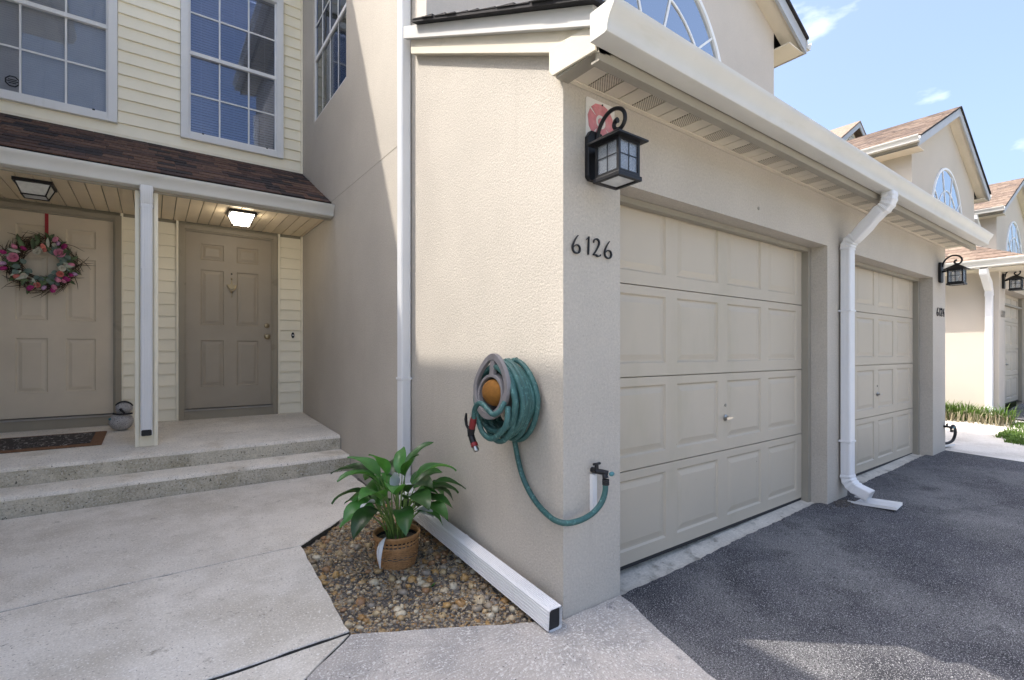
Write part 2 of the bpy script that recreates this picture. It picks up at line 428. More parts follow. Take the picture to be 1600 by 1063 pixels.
def wall_mesh(u0, u1, v0, v1, holes, th, mapf):
    """front skin, back skin and reveals of a flat wall with rectangular openings; mapf(u, v, depth) -> point"""
    us = sorted({u0, u1, *[h[0] for h in holes], *[h[1] for h in holes]}); us = [u for u in us if u0 <= u <= u1]
    vs = sorted({v0, v1, *[h[2] for h in holes], *[h[3] for h in holes]}); vs = [v for v in vs if v0 <= v <= v1]
    def solid(i, j):
        if i < 0 or j < 0 or i >= len(us) - 1 or j >= len(vs) - 1: return False
        cu, cv = (us[i] + us[i + 1]) / 2, (vs[j] + vs[j + 1]) / 2
        return not any(h[0] < cu < h[1] and h[2] < cv < h[3] for h in holes)
    m = MB()
    def q(a, b, c, d): m.add([a, b, c, d], [(0, 1, 2, 3)])
    for i in range(len(us) - 1):
        for j in range(len(vs) - 1):
            if not solid(i, j): continue
            a, b, c, d = us[i], us[i + 1], vs[j], vs[j + 1]
            q(mapf(a, c, 0), mapf(b, c, 0), mapf(b, d, 0), mapf(a, d, 0))
            q(mapf(a, c, th), mapf(a, d, th), mapf(b, d, th), mapf(b, c, th))
            if not solid(i - 1, j): q(mapf(a, c, 0), mapf(a, d, 0), mapf(a, d, th), mapf(a, c, th))
            if not solid(i + 1, j): q(mapf(b, c, 0), mapf(b, c, th), mapf(b, d, th), mapf(b, d, 0))
            if not solid(i, j - 1): q(mapf(a, c, 0), mapf(a, c, th), mapf(b, c, th), mapf(b, c, 0))
            if not solid(i, j + 1): q(mapf(a, d, 0), mapf(b, d, 0), mapf(b, d, th), mapf(a, d, th))
    # weld
    bm = bmesh.new(); vv = [bm.verts.new(v) for v in m.V]
    for f in m.F: bm.faces.new([vv[i] for i in f])
    bmesh.ops.remove_doubles(bm, verts=bm.verts, dist=1e-5)
    bmesh.ops.recalc_face_normals(bm, faces=bm.faces)
    bm.verts.index_update()
    r = MB(); r.V = [v.co.copy() for v in bm.verts]; r.F = [[v.index for v in f.verts] for f in bm.faces]; bm.free()
    return r

def lerp_tab(tab, x):
    if x <= tab[0][0]: return tab[0][1]
    for (a, va), (b, vb) in zip(tab, tab[1:]):
        if x <= b:
            t = (x - a) / (b - a); t = t * t * (3 - 2 * t); return va + (vb - va) * t
    return tab[-1][1]
GX = [(.0, -.006), (.4, -.045), (2.84, .0), (6.2, .035), (8, .06), (9.1, .17), (10.2, .27), (13, .30), (30, .5)]
def gz(x, y):                                        # driveway and far ground
    return lerp_tab(GX, x) + .035 * max(-3, min(0, y))
def wz(x, y): return .033 * max(-1.2, min(y, 3.2))   # entry walk, rising to the steps

# ================================================================== SETTING
def sheet(name, x0, x1, y0, y1, zf, m, nx, ny, edge=None):
    b = MB(); vs = []
    for j in range(ny + 1):
        for i in range(nx + 1):
            x = x0 + (x1 - x0) * i / nx; y = y0 + (y1 - y0) * j / ny
            if edge: x, y = edge(x, y, i, j)
            vs.append((x, y, zf(x, y)))
    fs = [(j * (nx + 1) + i, j * (nx + 1) + i + 1, (j + 1) * (nx + 1) + i + 1, (j + 1) * (nx + 1) + i) for j in range(ny) for i in range(nx)]
    b.add(vs, fs)
    o = b.build(name, m, kind='structure', smooth=True)
    return o

g = MB(); g.add([(-400, -400, -.32), (400, -400, -.32), (400, 400, -.32), (-400, 400, -.32)], [(0, 1, 2, 3)])
o = g.build('ground', 'lawn', kind='structure'); tag(o, 'green lawn ground stretching around the townhouses', kind='structure')

def drive_edge(x, y, i, j):
    if i == 0:
        x = .385 + .28 * min(0, y) - .05 * min(0, y) ** 2 + .012 * math.sin(y * 17) + .006 * math.sin(y * 41)
        if y > -.001: x = .385
    if y > -.001: y = lerp_tab([(.385, .045), (.6, .055), (2.8, .065), (2.9, .0), (3.2, .0), (3.3, .06), (6.2, .065)], x) + .005 * math.sin(x * 5) + .003 * math.sin(x * 37) + .003 * math.sin(x * 91) + rnd.uniform(-.003, .003)
    return x, y
o = sheet('driveway', .385, 6.16, -5, 0, gz, 'asphalt', 180, 110, drive_edge)
tag(o, 'dark worn asphalt driveway in front of the garage doors', kind='structure')

b = MB()
for (x0, x1) in ((.387, 2.838), (3.242, 5.678)):
    n = 16
    for i in range(n):
        a = x0 + (x1 - x0) * i / n; c = x0 + (x1 - x0) * (i + 1) / n
        za, zc = gz(a, 0) + .012, gz(c, 0) + .012
        b.add([(a, -.03, za - .044), (c, -.03, zc - .044), (c, .26, zc + .004), (a, .26, za + .004),
               (a, -.03, -.25), (c, -.03, -.25)], [(0, 1, 2, 3), (4, 5, 1, 0)])
# the apron sits just under the ragged asphalt edge and rises to the door
o = b.build('garage_apron', 'apron', kind='structure'); tag(o, 'pale concrete strip between the asphalt and the garage doors', kind='structure')

# entry walk: separate slabs with recessed joints
walk = bpy.data.objects.new('walkway', None); COL.objects.link(walk); ORG[walk.name] = Vector((0, 0, 0))
tag(walk, 'pale jointed concrete entry walk', kind='structure')
def slab(poly, m, zf=wz, rag=None):
    # subdivide the outline a little and dip the rim so joints read as grooves
    pts = []
    for (a, c) in zip(poly, poly[1:] + poly[:1]):
        d = math.dist(a, c); k = max(1, int(d / .06))
        for t in range(k):
            f = t / k; pts.append((a[0] + (c[0] - a[0]) * f + rnd.uniform(-.004, .004), a[1] + (c[1] - a[1]) * f + rnd.uniform(-.004, .004)))
    cx = sum(p[0] for p in pts) / len(pts); cy = sum(p[1] for p in pts) / len(pts)
    n = len(pts); b = MB(); inn = []
    for i, p in enumerate(pts):
        pa, pb = Vector(pts[i - 1]), Vector(pts[(i + 1) % n]); t = (pb - pa).normalized(); nn = Vector((-t.y, t.x))
        inn.append((p[0] + nn.x * .0025, p[1] + nn.y * .0025))
    top = [(x, y, zf(x, y)) for x, y in inn]; rim = [(x, y, zf(x, y) - .005) for x, y in pts]; bot = [(x, y, zf(x, y) - .12) for x, y in pts]
    b.add(top + rim + bot, [list(range(n))] + [(i, n + i, n + (i + 1) % n, (i + 1) % n) for i in range(n)] +
          [(n + i, 2 * n + i, 2 * n + (i + 1) % n, n + (i + 1) % n) for i in range(n)])
    o = b.build('slab', m, walk, recalc=False)
    o.data.materials.append(MT['joint'])
    for k in range(1 + n, 1 + 2 * n): o.data.polygons[k].material_index = 1
    return o
A = (-.787, 1.478); D = (-.06, 2.14); B = (-.826, .45); Cc = (-.143, .066)
j = .0055
def off(y): return y
slab([(-3.05, 1.478 + j), (A[0] - .0, 1.478 + j), D, (-.045, 2.98), (-3.05, 2.98)], 'concrete')
slab([(-3.05, .437 + j), (B[0] - .004, .45 + j), (A[0] - .004, 1.478 - j), (-3.05, 1.478 - j)], 'concrete')
slab([(-3.05, -2.6), (-1.75, -2.6), (-1.12, -.9), (-1.065, .25), (-.835, .437 - j), (-3.05, .437 - j)], 'concrete')
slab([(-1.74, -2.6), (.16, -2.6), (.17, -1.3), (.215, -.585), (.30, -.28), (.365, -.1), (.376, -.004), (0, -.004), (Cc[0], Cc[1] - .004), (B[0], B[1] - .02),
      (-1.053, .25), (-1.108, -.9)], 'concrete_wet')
b = MB(); b.add([(-3.06, -2.6, -.17), (.6, -2.6, -.17), (.4, 0, -.10), (0, 0, -.085), (0, 3, .015), (-3.06, 3, .015), (-3.06, 0, -.085)], [(0, 1, 2, 3, 6), (3, 4, 5, 6)])
o = b.build('joint_bed', 'joint', walk, label='dark earth showing in the joints')

# steps and porch slab
def slab_z(y): return .39 + .05 * (y - 3.28)
steps = bpy.data.objects.new('porch_steps', None); COL.objects.link(steps); ORG[steps.name] = Vector((0, 0, 0))
tag(steps, 'worn concrete porch slab with one step below it', kind='structure')
def step_part(name, y0, y1, z0, zt0, zt1):
    n = 40; b = MB(); prof = [(y1, z0), (y0, z0), (y0, zt0 - .03), (y0 + .006, zt0 - .009), (y0 + .024, zt0), (y1, zt1)]
    vs = []
    for i in range(n + 1):
        x = -3.07 + 3.063 * i / n
        for k, (y, z) in enumerate(prof):
            w = .006 if k in (1, 2, 3, 4) else 0
            vs.append((x, y + w * math.sin(x * 9 + y) + rnd.uniform(-.3, 1) * w * .7, z + (rnd.uniform(-1, 1) * .002 if k in (3, 4) else 0)))
    m = len(prof); fs = [(i * m + k, i * m + (k + 1) % m, (i + 1) * m + (k + 1) % m, (i + 1) * m + k) for i in range(n) for k in range(m)]
    fs += [list(range(m)), [n * m + k for k in range(m)][::-1]]
    b.add(vs, fs); o = b.build(name, 'step', steps, smooth=True, ang=50)
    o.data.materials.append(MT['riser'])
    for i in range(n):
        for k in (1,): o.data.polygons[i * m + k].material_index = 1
    return o
step_part('slab', 3.28, 4.86, -.1, .39, .468)
step_part('step', 2.985, 3.279, -.1, .246, .252)

# planting bed
bed_poly = [(-.79, 1.47), (-.065, 2.13), (-.04, 2.6), (-.003, 2.6), (-.003, .0), (-.145, .075), (-.82, .455)]
def in_poly(x, y, P=bed_poly):
    c = False
    for i in range(len(P)):
        (x1, y1), (x2, y2) = P[i], P[i - 1]
        if (y1 > y) != (y2 > y) and x < (x2 - x1) * (y - y1) / (y2 - y1) + x1: c = not c
    return c
def bz(x, y): return wz(x, y) - .026 + .010 * math.sin(x * 9 + 1) * math.sin(y * 7) + .006 * math.sin(x * 23) * math.cos(y * 19)
bed = sheet('garden_bed', -.90, .02, -.05, 2.75, bz, 'soil', 46, 120)
tag(bed, 'small planting bed of dark soil and river gravel beside the wall', kind='structure')
peb_src = []
for k in range(7):
    m = MB(); m.ball((0, 0, 0), 1, rnd.uniform(.6, .95), rnd.uniform(.4, .7), 8, 5)
    for v in m.V: v += Vector((rnd.uniform(-.17, .17), rnd.uniform(-.17, .17), rnd.uniform(-.1, .1)))
    o = m.build('pebble', 'pebble', bed, smooth=True, loc=(0, 0, 0), ang=80); peb_src.append(o)
spots = []
def peb_place(r):
    for _ in range(200):
        x, y = rnd.uniform(-.82, 0), rnd.uniform(.02, 2.0)
        if not in_poly(x, y): continue
        # fewer stones in the two bare earth patches
        if (math.hypot((x + .62) / .16, (y - 1.05) / .3) < 1 or math.hypot((x + .45) / .3, (y - .62) / .12) < 1) and rnd.random() < .35: continue
        if all((x - a) ** 2 + (y - c) ** 2 > ((r + q) * .8) ** 2 for a, c, q in spots[-400:]):
            spots.append((x, y, r)); return x, y
    return None
cnt = 0
for i in range(290):
    r = rnd.uniform(.0135, .024) if i > 60 else rnd.uniform(.022, .031)
    p = peb_place(r)
    if not p: continue
    src = peb_src[i % 7]
    if i < 7: o = src; o.location = Vector((p[0], p[1], bz(*p) + r * .28))
    else: o = inst(src, bed, (p[0], p[1], bz(*p) + r * .28))
    o.scale = (r, r, r); o.rotation_euler = (rnd.uniform(-.3, .3), rnd.uniform(-.3, .3), rnd.uniform(0, 6.3)); cnt += 1
m = MB()
for i in range(10500):
    x, y = rnd.uniform(-.83, 0), rnd.uniform(.01, 2.5)
    if not in_poly(x, y): continue
    if (math.hypot((x + .62) / .15, (y - 1.05) / .28) < 1 or math.hypot((x + .45) / .28, (y - .62) / .11) < 1) and rnd.random() < .25: continue
    r = rnd.uniform(.004, .0125); k = len(m.V)
    m.ball((0, 0, 0), r, r * rnd.uniform(.6, 1), r * .6, 6, 4)
    m.xf(Matrix.Translation((x, y, bz(x, y) + r * .3)) @ Matrix.Rotation(rnd.uniform(0, 6), 4, 'Z'), k)
m.build('gravel', 'pebble_small', bed, kind='stuff', smooth=True, recalc=False)

# ================================================================== generic building pieces
SLOPE = .489
def embossed(w, h, name, m, parent, loc, d=.010, e1=.02, e2=.03, rise=.007):
    """pressed panel, fills a w x h hole, faces -Y"""
    def ring(i, y): return [(-w / 2 + i, y, -h / 2 + i), (w / 2 - i, y, -h / 2 + i), (w / 2 - i, y, h / 2 - i), (-w / 2 + i, y, h / 2 - i)]
    rings = [ring(0, 0), ring(e1 * .5, d), ring(e1, d), ring(e1 + e2, d - rise)]
    b = MB(); vs = [v for r in rings for v in r]; fs = []
    for i in range(3):
        for k in range(4): fs.append((i * 4 + k, i * 4 + (k + 1) % 4, (i + 1) * 4 + (k + 1) % 4, (i + 1) * 4 + k))
    fs.append((12, 13, 14, 15)); b.add(vs, fs)
    return b.build(name, m, parent, loc=loc, recalc=False)

def garage_door(root, x0, x1, z0, z1, y):
    d = MB().box(x0 + .002, x1 - .002, y + .028, y + .04, z0, z1).build('garage_door', 'garage_door', root)
    n = 4; h = (z1 - z0) / n; W = x1 - x0; g = .11; e = .09; p = (W - 2 * e - 3 * g) / 4
    cols = [x0 + e + k * (p + g) for k in range(4)]
    pan = None
    for r in range(n):
        a, c = z0 + r * h, z0 + (r + 1) * h
        holes = [(cx, cx + p, a + .078, c - .052) for cx in cols]
        wm = wall_mesh(x0, x1, a + .003, c - .003, holes, .024, lambda u, v, t: (u, y + t, v))
        wm.build('door_section', 'garage_door', d)
        for cx in cols:
            loc = (cx + p / 2, y, (a + .078 + c - .052) / 2)
            if pan is None: pan = embossed(p, h - .13, 'door_panel', 'garage_door', d, loc)
            else: inst(pan, d, loc)
    cx = (x0 + x1) / 2 + .03
    hz = z0 + h * 1.42
    k = MB(); k.lathe([(.022, 0), (.022, .006), (.012, .012), (.009, .03)], 14)
    k.xf(Matrix.Translation((cx, y, hz)) @ Matrix.Rotation(R(90), 4, 'X'))
    k.box(cx - .038, cx + .038, y - .036, y - .026, hz - .008, hz + .008)
    k.build('handle', 'steel', d, smooth=True)
    k = MB(); k.lathe([(.011, 0), (.011, .004), (.004, .006)], 10); k.xf(Matrix.Translation((cx, y, hz + .085)) @ Matrix.Rotation(R(90), 4, 'X'))
    k.build('keyhole', 'garage_trim', d, smooth=True)
    # weather stops and the rubber strip
    t = MB(); t.box(x0 - .055, x0 - .002, y - .05, y + .002, z0 - .03, z1 - .02); t.build('door_stop', 'garage_trim', root)
    t = MB(); t.box(x1 + .002, x1 + .055, y - .05, y + .002, z0 - .03, z1 - .02); t.build('door_stop', 'garage_trim', root)
    t = MB(); t.box(x0 - .055, x1 + .055, y - .052, y - .004, 2.035, 2.068); t.build('door_header', 'garage_trim', root)
    MB().box(x0, x1, y + .005, y + .03, z0 - .022, z0).build('bottom_seal', 'dark', d)
    return d

def ogee(yb, z):      # K-style gutter outline in (depth, height), back at 0, front at -1 side
    return [(yb, z), (yb, z - .115), (yb - .078, z - .115), (yb - .087, z - .111), (yb - .091, z - .102), (yb - .091, z - .092), (yb - .095, z - .075), (yb - .103, z - .056),
            (yb - .115, z - .038), (yb - .125, z - .024), (yb - .130, z - .010), (yb - .130, z), (yb - .120, z - .001), (yb - .120, z - .03), (yb - .02, z - .06)]
def gutter_x(root, x0, x1, yb, z, m='gutter', name='gutter'):
    return MB().prism(ogee(yb, z), 'x', x0, x1).build(name, m, root, smooth=True, ang=24)
def gutter_y(root, y0, y1, xb, z, side, m='gutter', name='gutter'):
    prof = [((xb + side * (0 - p[0])), p[1]) for p in ogee(0, z)]
    return MB().prism(prof, 'y', y0, y1).build(name, m, root)

def rect_prof(w, h, groove=0, r=.008):
    p = []
    def edge(ax, ay, bx, by, n=6):
        L = math.dist((ax, ay), (bx, by)); tx, ty = (bx - ax) / L, (by - ay) / L; nx, ny = -ty, tx
        p.append((ax + tx * r, ay + ty * r))
        if groove:
            for i in range(n):
                c = r + (L - 2 * r) * (i + .5) / n; s = (L - 2 * r) / n * .22
                p.extend([(ax + tx * (c - s), ay + ty * (c - s)), (ax + tx * c + nx * groove, ay + ty * c + ny * groove), (ax + tx * (c + s), ay + ty * (c + s))])
        p.append((bx - tx * r, by - ty * r))
    w /= 2; h /= 2
    edge(-w, -h, w, -h); edge(w, -h, w, h); edge(w, h, -w, h); edge(-w, h, -w, -h)
    return p

def bend(p0, d0, d1, r, ang_n=9):
    """arc starting at p0 heading d0, turning to d1 with radius r -> list of points"""
    d0, d1 = Vector(d0).normalized(), Vector(d1).normalized()
    th = d0.angle(d1); nrm = (d1 - d0 * d0.dot(d1)).normalized()
    return [Vector(p0) + d0 * (r * math.sin(th * i / ang_n)) + nrm * (r * (1 - math.cos(th * i / ang_n))) for i in range(ang_n + 1)]

def pipe(name, pts, w, h, m, parent, up=(0, 0, 1), ribs=False, groove=.0022, mouth=None):
    b = MB(); sc = [1 + (.11 if (ribs and i % 2) else 0) for i in range(len(pts))]
    b.sweep(pts, rect_prof(w, h, groove), up=up, scales=sc, cap=False)
    # inner skin so the open end shows a wall
    k = len(b.V); b.sweep(pts, rect_prof(w - .006, h - .006, 0), up=up, cap=False)
    return b.build(name, m, parent, smooth=True, ang=28)

def arch_window(root, cx, y, zb, a, bb, inner, m='glass_arch'):
    """half-elliptical fan window on a wall facing -Y; y is the wall face"""
    n = 40
    E = lambda s, t: (cx + a * s * math.cos(t), zb + bb * s * math.sin(t))
    ring = [E(1, PI * i / n) for i in range(n + 1)]
    w = MB().prism(ring, 'y', y - .006, y - .003)
    win = w.build('window', m, root)
    MB().prism([E(1.0, PI * i / n) for i in range(n + 1)], 'y', y - .0015, y + .004).build('backing', 'curtain', win)
    def arcbar(s, wd, y0, y1, name):
        b = MB(); pts = [E(s, PI * i / n) for i in range(n + 1)]
        b.sweep([(p[0], (y0 + y1) / 2, p[1]) for p in pts], [(-wd / 2, -(y1 - y0) / 2), (wd / 2, -(y1 - y0) / 2), (wd / 2, (y1 - y0) / 2), (-wd / 2, (y1 - y0) / 2)], up=(0, 1, 0))
        b.build(name, 'white', win)
    arcbar(1.0, .045, y - .03, y + .002, 'frame')
    arcbar(inner, .022, y - .018, y - .007, 'muntin')
    for t in (36, 72, 108, 144):
        t = R(t); p0, p1 = E(inner * .0 + .02, t), E(.985, t)
        b = MB(); b.sweep([(p0[0], y - .0135, p0[1]), (p1[0], y - .0135, p1[1])], [(-.011, -.005), (.011, -.005), (.011, .005), (-.011, .005)], up=(0, 1, 0))
        b.build('muntin', 'white', win)
    MB().box(cx - a - .03, cx + a + .03, y - .04, y + .002, zb - .05, zb).build('sill', 'white', win)
    return win

def shingle_field(parent, corner, u, v, W, L, m, tab=(.30, .14), mode='objects', th=.007):
    """overlapping tabs on a roof plane; u along the eave, v up the slope"""
    u, v = Vector(u).normalized(), Vector(v).normalized(); nrm = u.cross(v).normalized()
    if nrm.z < 0: nrm = -nrm
    corner = Vector(corner); src = {}; B = MB()
    rows = int(math.ceil(L / tab[1]))
    for r in range(rows):
        x = -rnd.uniform(0, tab[0])
        while x < W:
            w = rnd.choice((.6, .8, 1.0)) * tab[0]
            a, c = max(0, x), min(W, x + w); x += w
            if c - a < .02: continue
            v0 = r * tab[1] - (rnd.choice((0, 0, .012)) if r else 0); v1 = min(L, (r + 1) * tab[1] + .02)
            t0 = th * rnd.uniform(.9, 1.5)
            P = []
            for (uu, vv, hh) in ((a + .002, v0, t0), (c - .002, v0, t0), (c - .002, v1, .0015), (a + .002, v1, .0015)):
                P.append(corner + u * uu + v * vv + nrm * (hh + .001))
            Q = [p - nrm * t0 for p in P[:2]]
            k = MB(); k.add(P + Q, [(0, 1, 2, 3), (4, 5, 1, 0), (4, 0, 3), (5, 2, 1)])
            if mode == 'objects':
                o = k.build('shingle', m, parent, recalc=False)
            else: B.add(k.V, k.F)
    if mode != 'objects': return B.build('shingles', m, parent, kind='stuff', recalc=False)

def gable_mass(root, x0, x1, y0, y1, zb, ze, slope, ovh, wallm, wall_left=True, gut='gutter', roofm='shingle_tan', cx=None, rows=True, zl=None, ovl=None):
    cx = (x0 + x1) / 2 if cx is None else cx
    zp = ze + slope * (cx - x0) + .16
    zl = ze if zl is None else zl
    MB().prism([(x0, zb), (x1, zb), (x1, ze + .16), (cx, zp), (x0, zl + .16)], 'y', y0, y0 + .15).build('wall', wallm, root)
    if wall_left: MB().box(x0, x0 + .15, y0 + .15, y1, zb, ze + .1).build('wall', wallm, root)
    MB().box(x1 - .15, x1, y0 + .15, y1, zb, ze + .1).build('wall', wallm, root)
    yo = y0 - .22
    for sd in (-1, 1):
        xe = (x0 - (ovh if ovl is None else ovl)) if sd < 0 else (x1 + ovh)
        zc = ze + .2 + slope * (cx - x0)
        sl = (zc - zl - .2) / (cx - x0)
        zr = lambda x: (zl + .2 + sl * (x - x0)) if sd < 0 else (ze + .2 + slope * (x1 - x))
        # roof slab, rake board, soffit
        rf = MB().prism([(xe, zr(xe)), (cx, zc), (cx, zc + .03), (xe, zr(xe) + .03)], 'y', yo - .03, y1).build('roof', 'shingle_dark', root)
        fa = MB().prism([(xe, zr(xe) - .17), (cx, zc - .17), (cx, zc - .002), (xe, zr(xe) - .002)], 'y', yo, yo + .03)
        fa.build('rake_board', 'rake_grey', root)
        MB().prism([(xe + sd * -.002, zr(xe) - .14), (cx, zc - .14), (cx, zc - .12), (xe + sd * -.002, zr(xe) - .12)], 'y', yo + .032, y0 - .002).build('rake_soffit', 'soffit', root)
        L = math.hypot(cx - xe, zc - zr(xe))
        if rows and sd < 0:
            shingle_field(rf, (xe, yo - .025, zr(xe) + .031), (0, 1, 0), (cx - xe, 0, zc - zr(xe)), y1 - yo, L, roofm, (.32, .145), 'stuff')
        # eave: soffit, fascia, gutter, return
        MB().box(min(xe, x0 if sd < 0 else x1), max(xe, x0 if sd < 0 else x1), yo + .032, y1, zr(xe) - .165, zr(xe) - .15).build('eave_soffit', 'soffit', root)
        MB().box(min(xe, xe - sd * .02), max(xe, xe - sd * .02), yo + .03, y1, zr(xe) - .17, zr(xe) - .002).build('fascia', 'fascia', root)
        gutter_y(root, yo - .01, y1, xe, zr(xe) + .01, sd, gut)
    return zp
MT['rake_grey'] = mat('rake_grey', (.42, .44, .47), .5, .05, 4)

# ================================================================== OWN TOWNHOUSE
house = thing('townhouse', 'cream stucco townhouse with two garage doors and a siding entry bay, nearest the camera', 'house', (0, 0, 0))
# facade with the two garage openings
wall_mesh(0, 6.18, -.3, 2.52, [(.385, 2.84, -.5, 2.07), (3.24, 5.68, -.5, 2.07)], .2, lambda u, v, t: (u, t, v)).build('wall', 'stucco', house)
# the long left side wall: garage part under the rake, then the two-storey part with its window
MB().prism([(.2, -.3), (1.54, -.3), (1.54, 2.66 + SLOPE * 1.39), (1.39, 2.66 + SLOPE * 1.39), (0, 2.66), (0, 2.52), (.2, 2.52)], 'x', 0, .15).build('wall', 'stucco', house)
wall_mesh(1.54, 6.5, -.3, 6.05, [(3.12, 4.32, 3.885, 5.42)], .15, lambda u, v, t: (t, u, v)).build('wall', 'stucco', house)
MB().box(6.03, 6.18, .2, 4, -.3, 2.7).build('wall', 'stucco', house)
MB().box(.15, 6.03, 1.8, 1.9, -.2, 3.3).build('partition', 'interior', house)
MB().box(.15, 6.03, .2, 1.8, -.15, -.1).build('garage_floor', 'interior', house)
# a fine control joint cut diagonally-looking along the wall (level line)
MB().box(-.0015, .002, 1.72, 4.83, 2.797, 2.800).build('control_joint', 'siding_gap', house)
# upper gable wing
gable_mass(house, 0, 4.87, 1.39, 7.5, 2.7 + SLOPE * 1.39, 5.22, .48, .40, 'stucco_grey', wall_left=False, rows=False, zl=5.95, ovl=.22)
arch_window(house, 2.43, 1.39, 3.86, 1.28, 1.40, .70)
# garage roof
zr = lambda y: 2.757 + SLOPE * y
rf = MB().prism([(-.30, zr(-.30)), (1.388, zr(1.388)), (1.388, zr(1.388) + .016), (-.30, zr(-.30) + .016)], 'x', -.116, 6.25).build('roof', 'shingle_dark', house)
b = MB(); y = -.28
while y < 1.36:                                     # ragged shingle ends along the rake
    w = rnd.uniform(.10, .17); e = min(1.385, y + w); t = rnd.uniform(.006, .014); x = -.119 - rnd.uniform(0, .012)
    b.prism([(y, zr(y) + .017), (e, zr(e) + .017), (e, zr(e) + .019), (y, zr(y) + .017 + t)], 'x', x, x + .35); y += w * rnd.uniform(.9, 1.1)
b.build('shingle_ends', 'shingle_dark', rf, kind='stuff')
shingle_field(rf, (.3, -.30, zr(-.30) + .017), (1, 0, 0), (0, 1, SLOPE), 5.9, 1.86, 'shingle_tan', (.3, .14), 'stuff')
# rake boards on the side wall
def rake(x0, x1, za, zb, name, m, y0=-.262, y1=1.60, par=house):
    MB().prism([(y0, za + SLOPE * y0), (y1, za + SLOPE * y1), (y1, zb + SLOPE * y1), (y0, zb + SLOPE * y0)], 'x', x0, x1).build(name, m, par, bevel=.002)
MT['board'] = mat('board', (.58, .57, .55), .5, .04, 4, blotch=[((.55, .54, .50), 9, .6, .85)])
rake(-.076, -.0445, 2.668, 2.7545, 'rake_board', 'board')
rake(-.044, -.0005, 2.572, 2.753, 'frieze_board', 'trim', -.262, 1.545)
# boxed eave return at the front corner
MB().prism([(.035, 2.60), (.035, 2.492), (.012, 2.468), (-.255, 2.452), (-.262, 2.57)], 'x', -.056, -.0445).build('eave_return', 'trim', house, bevel=.003)
MB().prism([(.033, 2.56), (.033, 2.494), (.012, 2.470), (-.0005, 2.469), (-.0005, 2.56)], 'x', -.044, -.0005).build('eave_return', 'trim', house)
MB().box(-.044, .028, -.262, -.0025, 2.453, 2.47).build('eave_return', 'fascia', house)
# fascia, gutter and soffit along the front
MB().prism([(-.262, 2.425), (-.262, 2.62), (-.24, 2.62), (-.24, 2.425), (-.215, 2.425), (-.215, 2.415), (-.262, 2.415)], 'x', -.039, 6.25).build('fascia', 'fascia', house)
gut = gutter_x(house, -.10, 6.29, -.272, 2.572)
MB().prism(ogee(-.272, 2.572)[:12], 'x', -.1025, -.1005).build('end_cap', 'gutter', gut)
k = MB().prism([(-.0, 0), (-.03, 0), (-.03, .02), (0, .02)], 'x', 0, .0)
# soffit strips, each third one vented
trimz = 2.478
MB().prism([(-.004, trimz - .018), (-.028, trimz - .018), (-.028, trimz - .012), (-.004, trimz + .0)], 'x', .03, 6.25).build('soffit_channel', 'soffit', house)
w = .1035; x = .033; i = 0; src = {}
while x < 6.2:
    vent = i % 3 == 1
    key = 'v' if vent else 'p'
    if key not in src:
        k = MB(); k.prism([(0, 0), (w - .008, 0), (w - .008, .012), (0, .012)], 'y', -.236, -.003)
        src[key] = k.build('soffit_strip', 'soffit_vent' if vent else 'soffit', house, loc=(x, 0, trimz - .011), label='vented strip with fine holes' if vent else None)
    else: inst(src[key], house, (x, 0, trimz - .011))
    x += w; i += 1
MB().box(.03, 6.2, -.238, -.003, trimz + .004, trimz + .01).build('soffit_backing', 'dark', house)
garage_door(house, .44, 2.785, .022, 2.13, .17)
garage_door(house, 3.295, 5.625, .045, 2.13, .17)

k = MB().lathe([(.012, 0), (.012, .004), (.006, .005)], 12); k.xf(Matrix.Translation((1.755, 0, 2.18)) @ Matrix.Rotation(R(90), 4, 'X')); k.build('cable_hole', 'garage_trim', house, smooth=True)
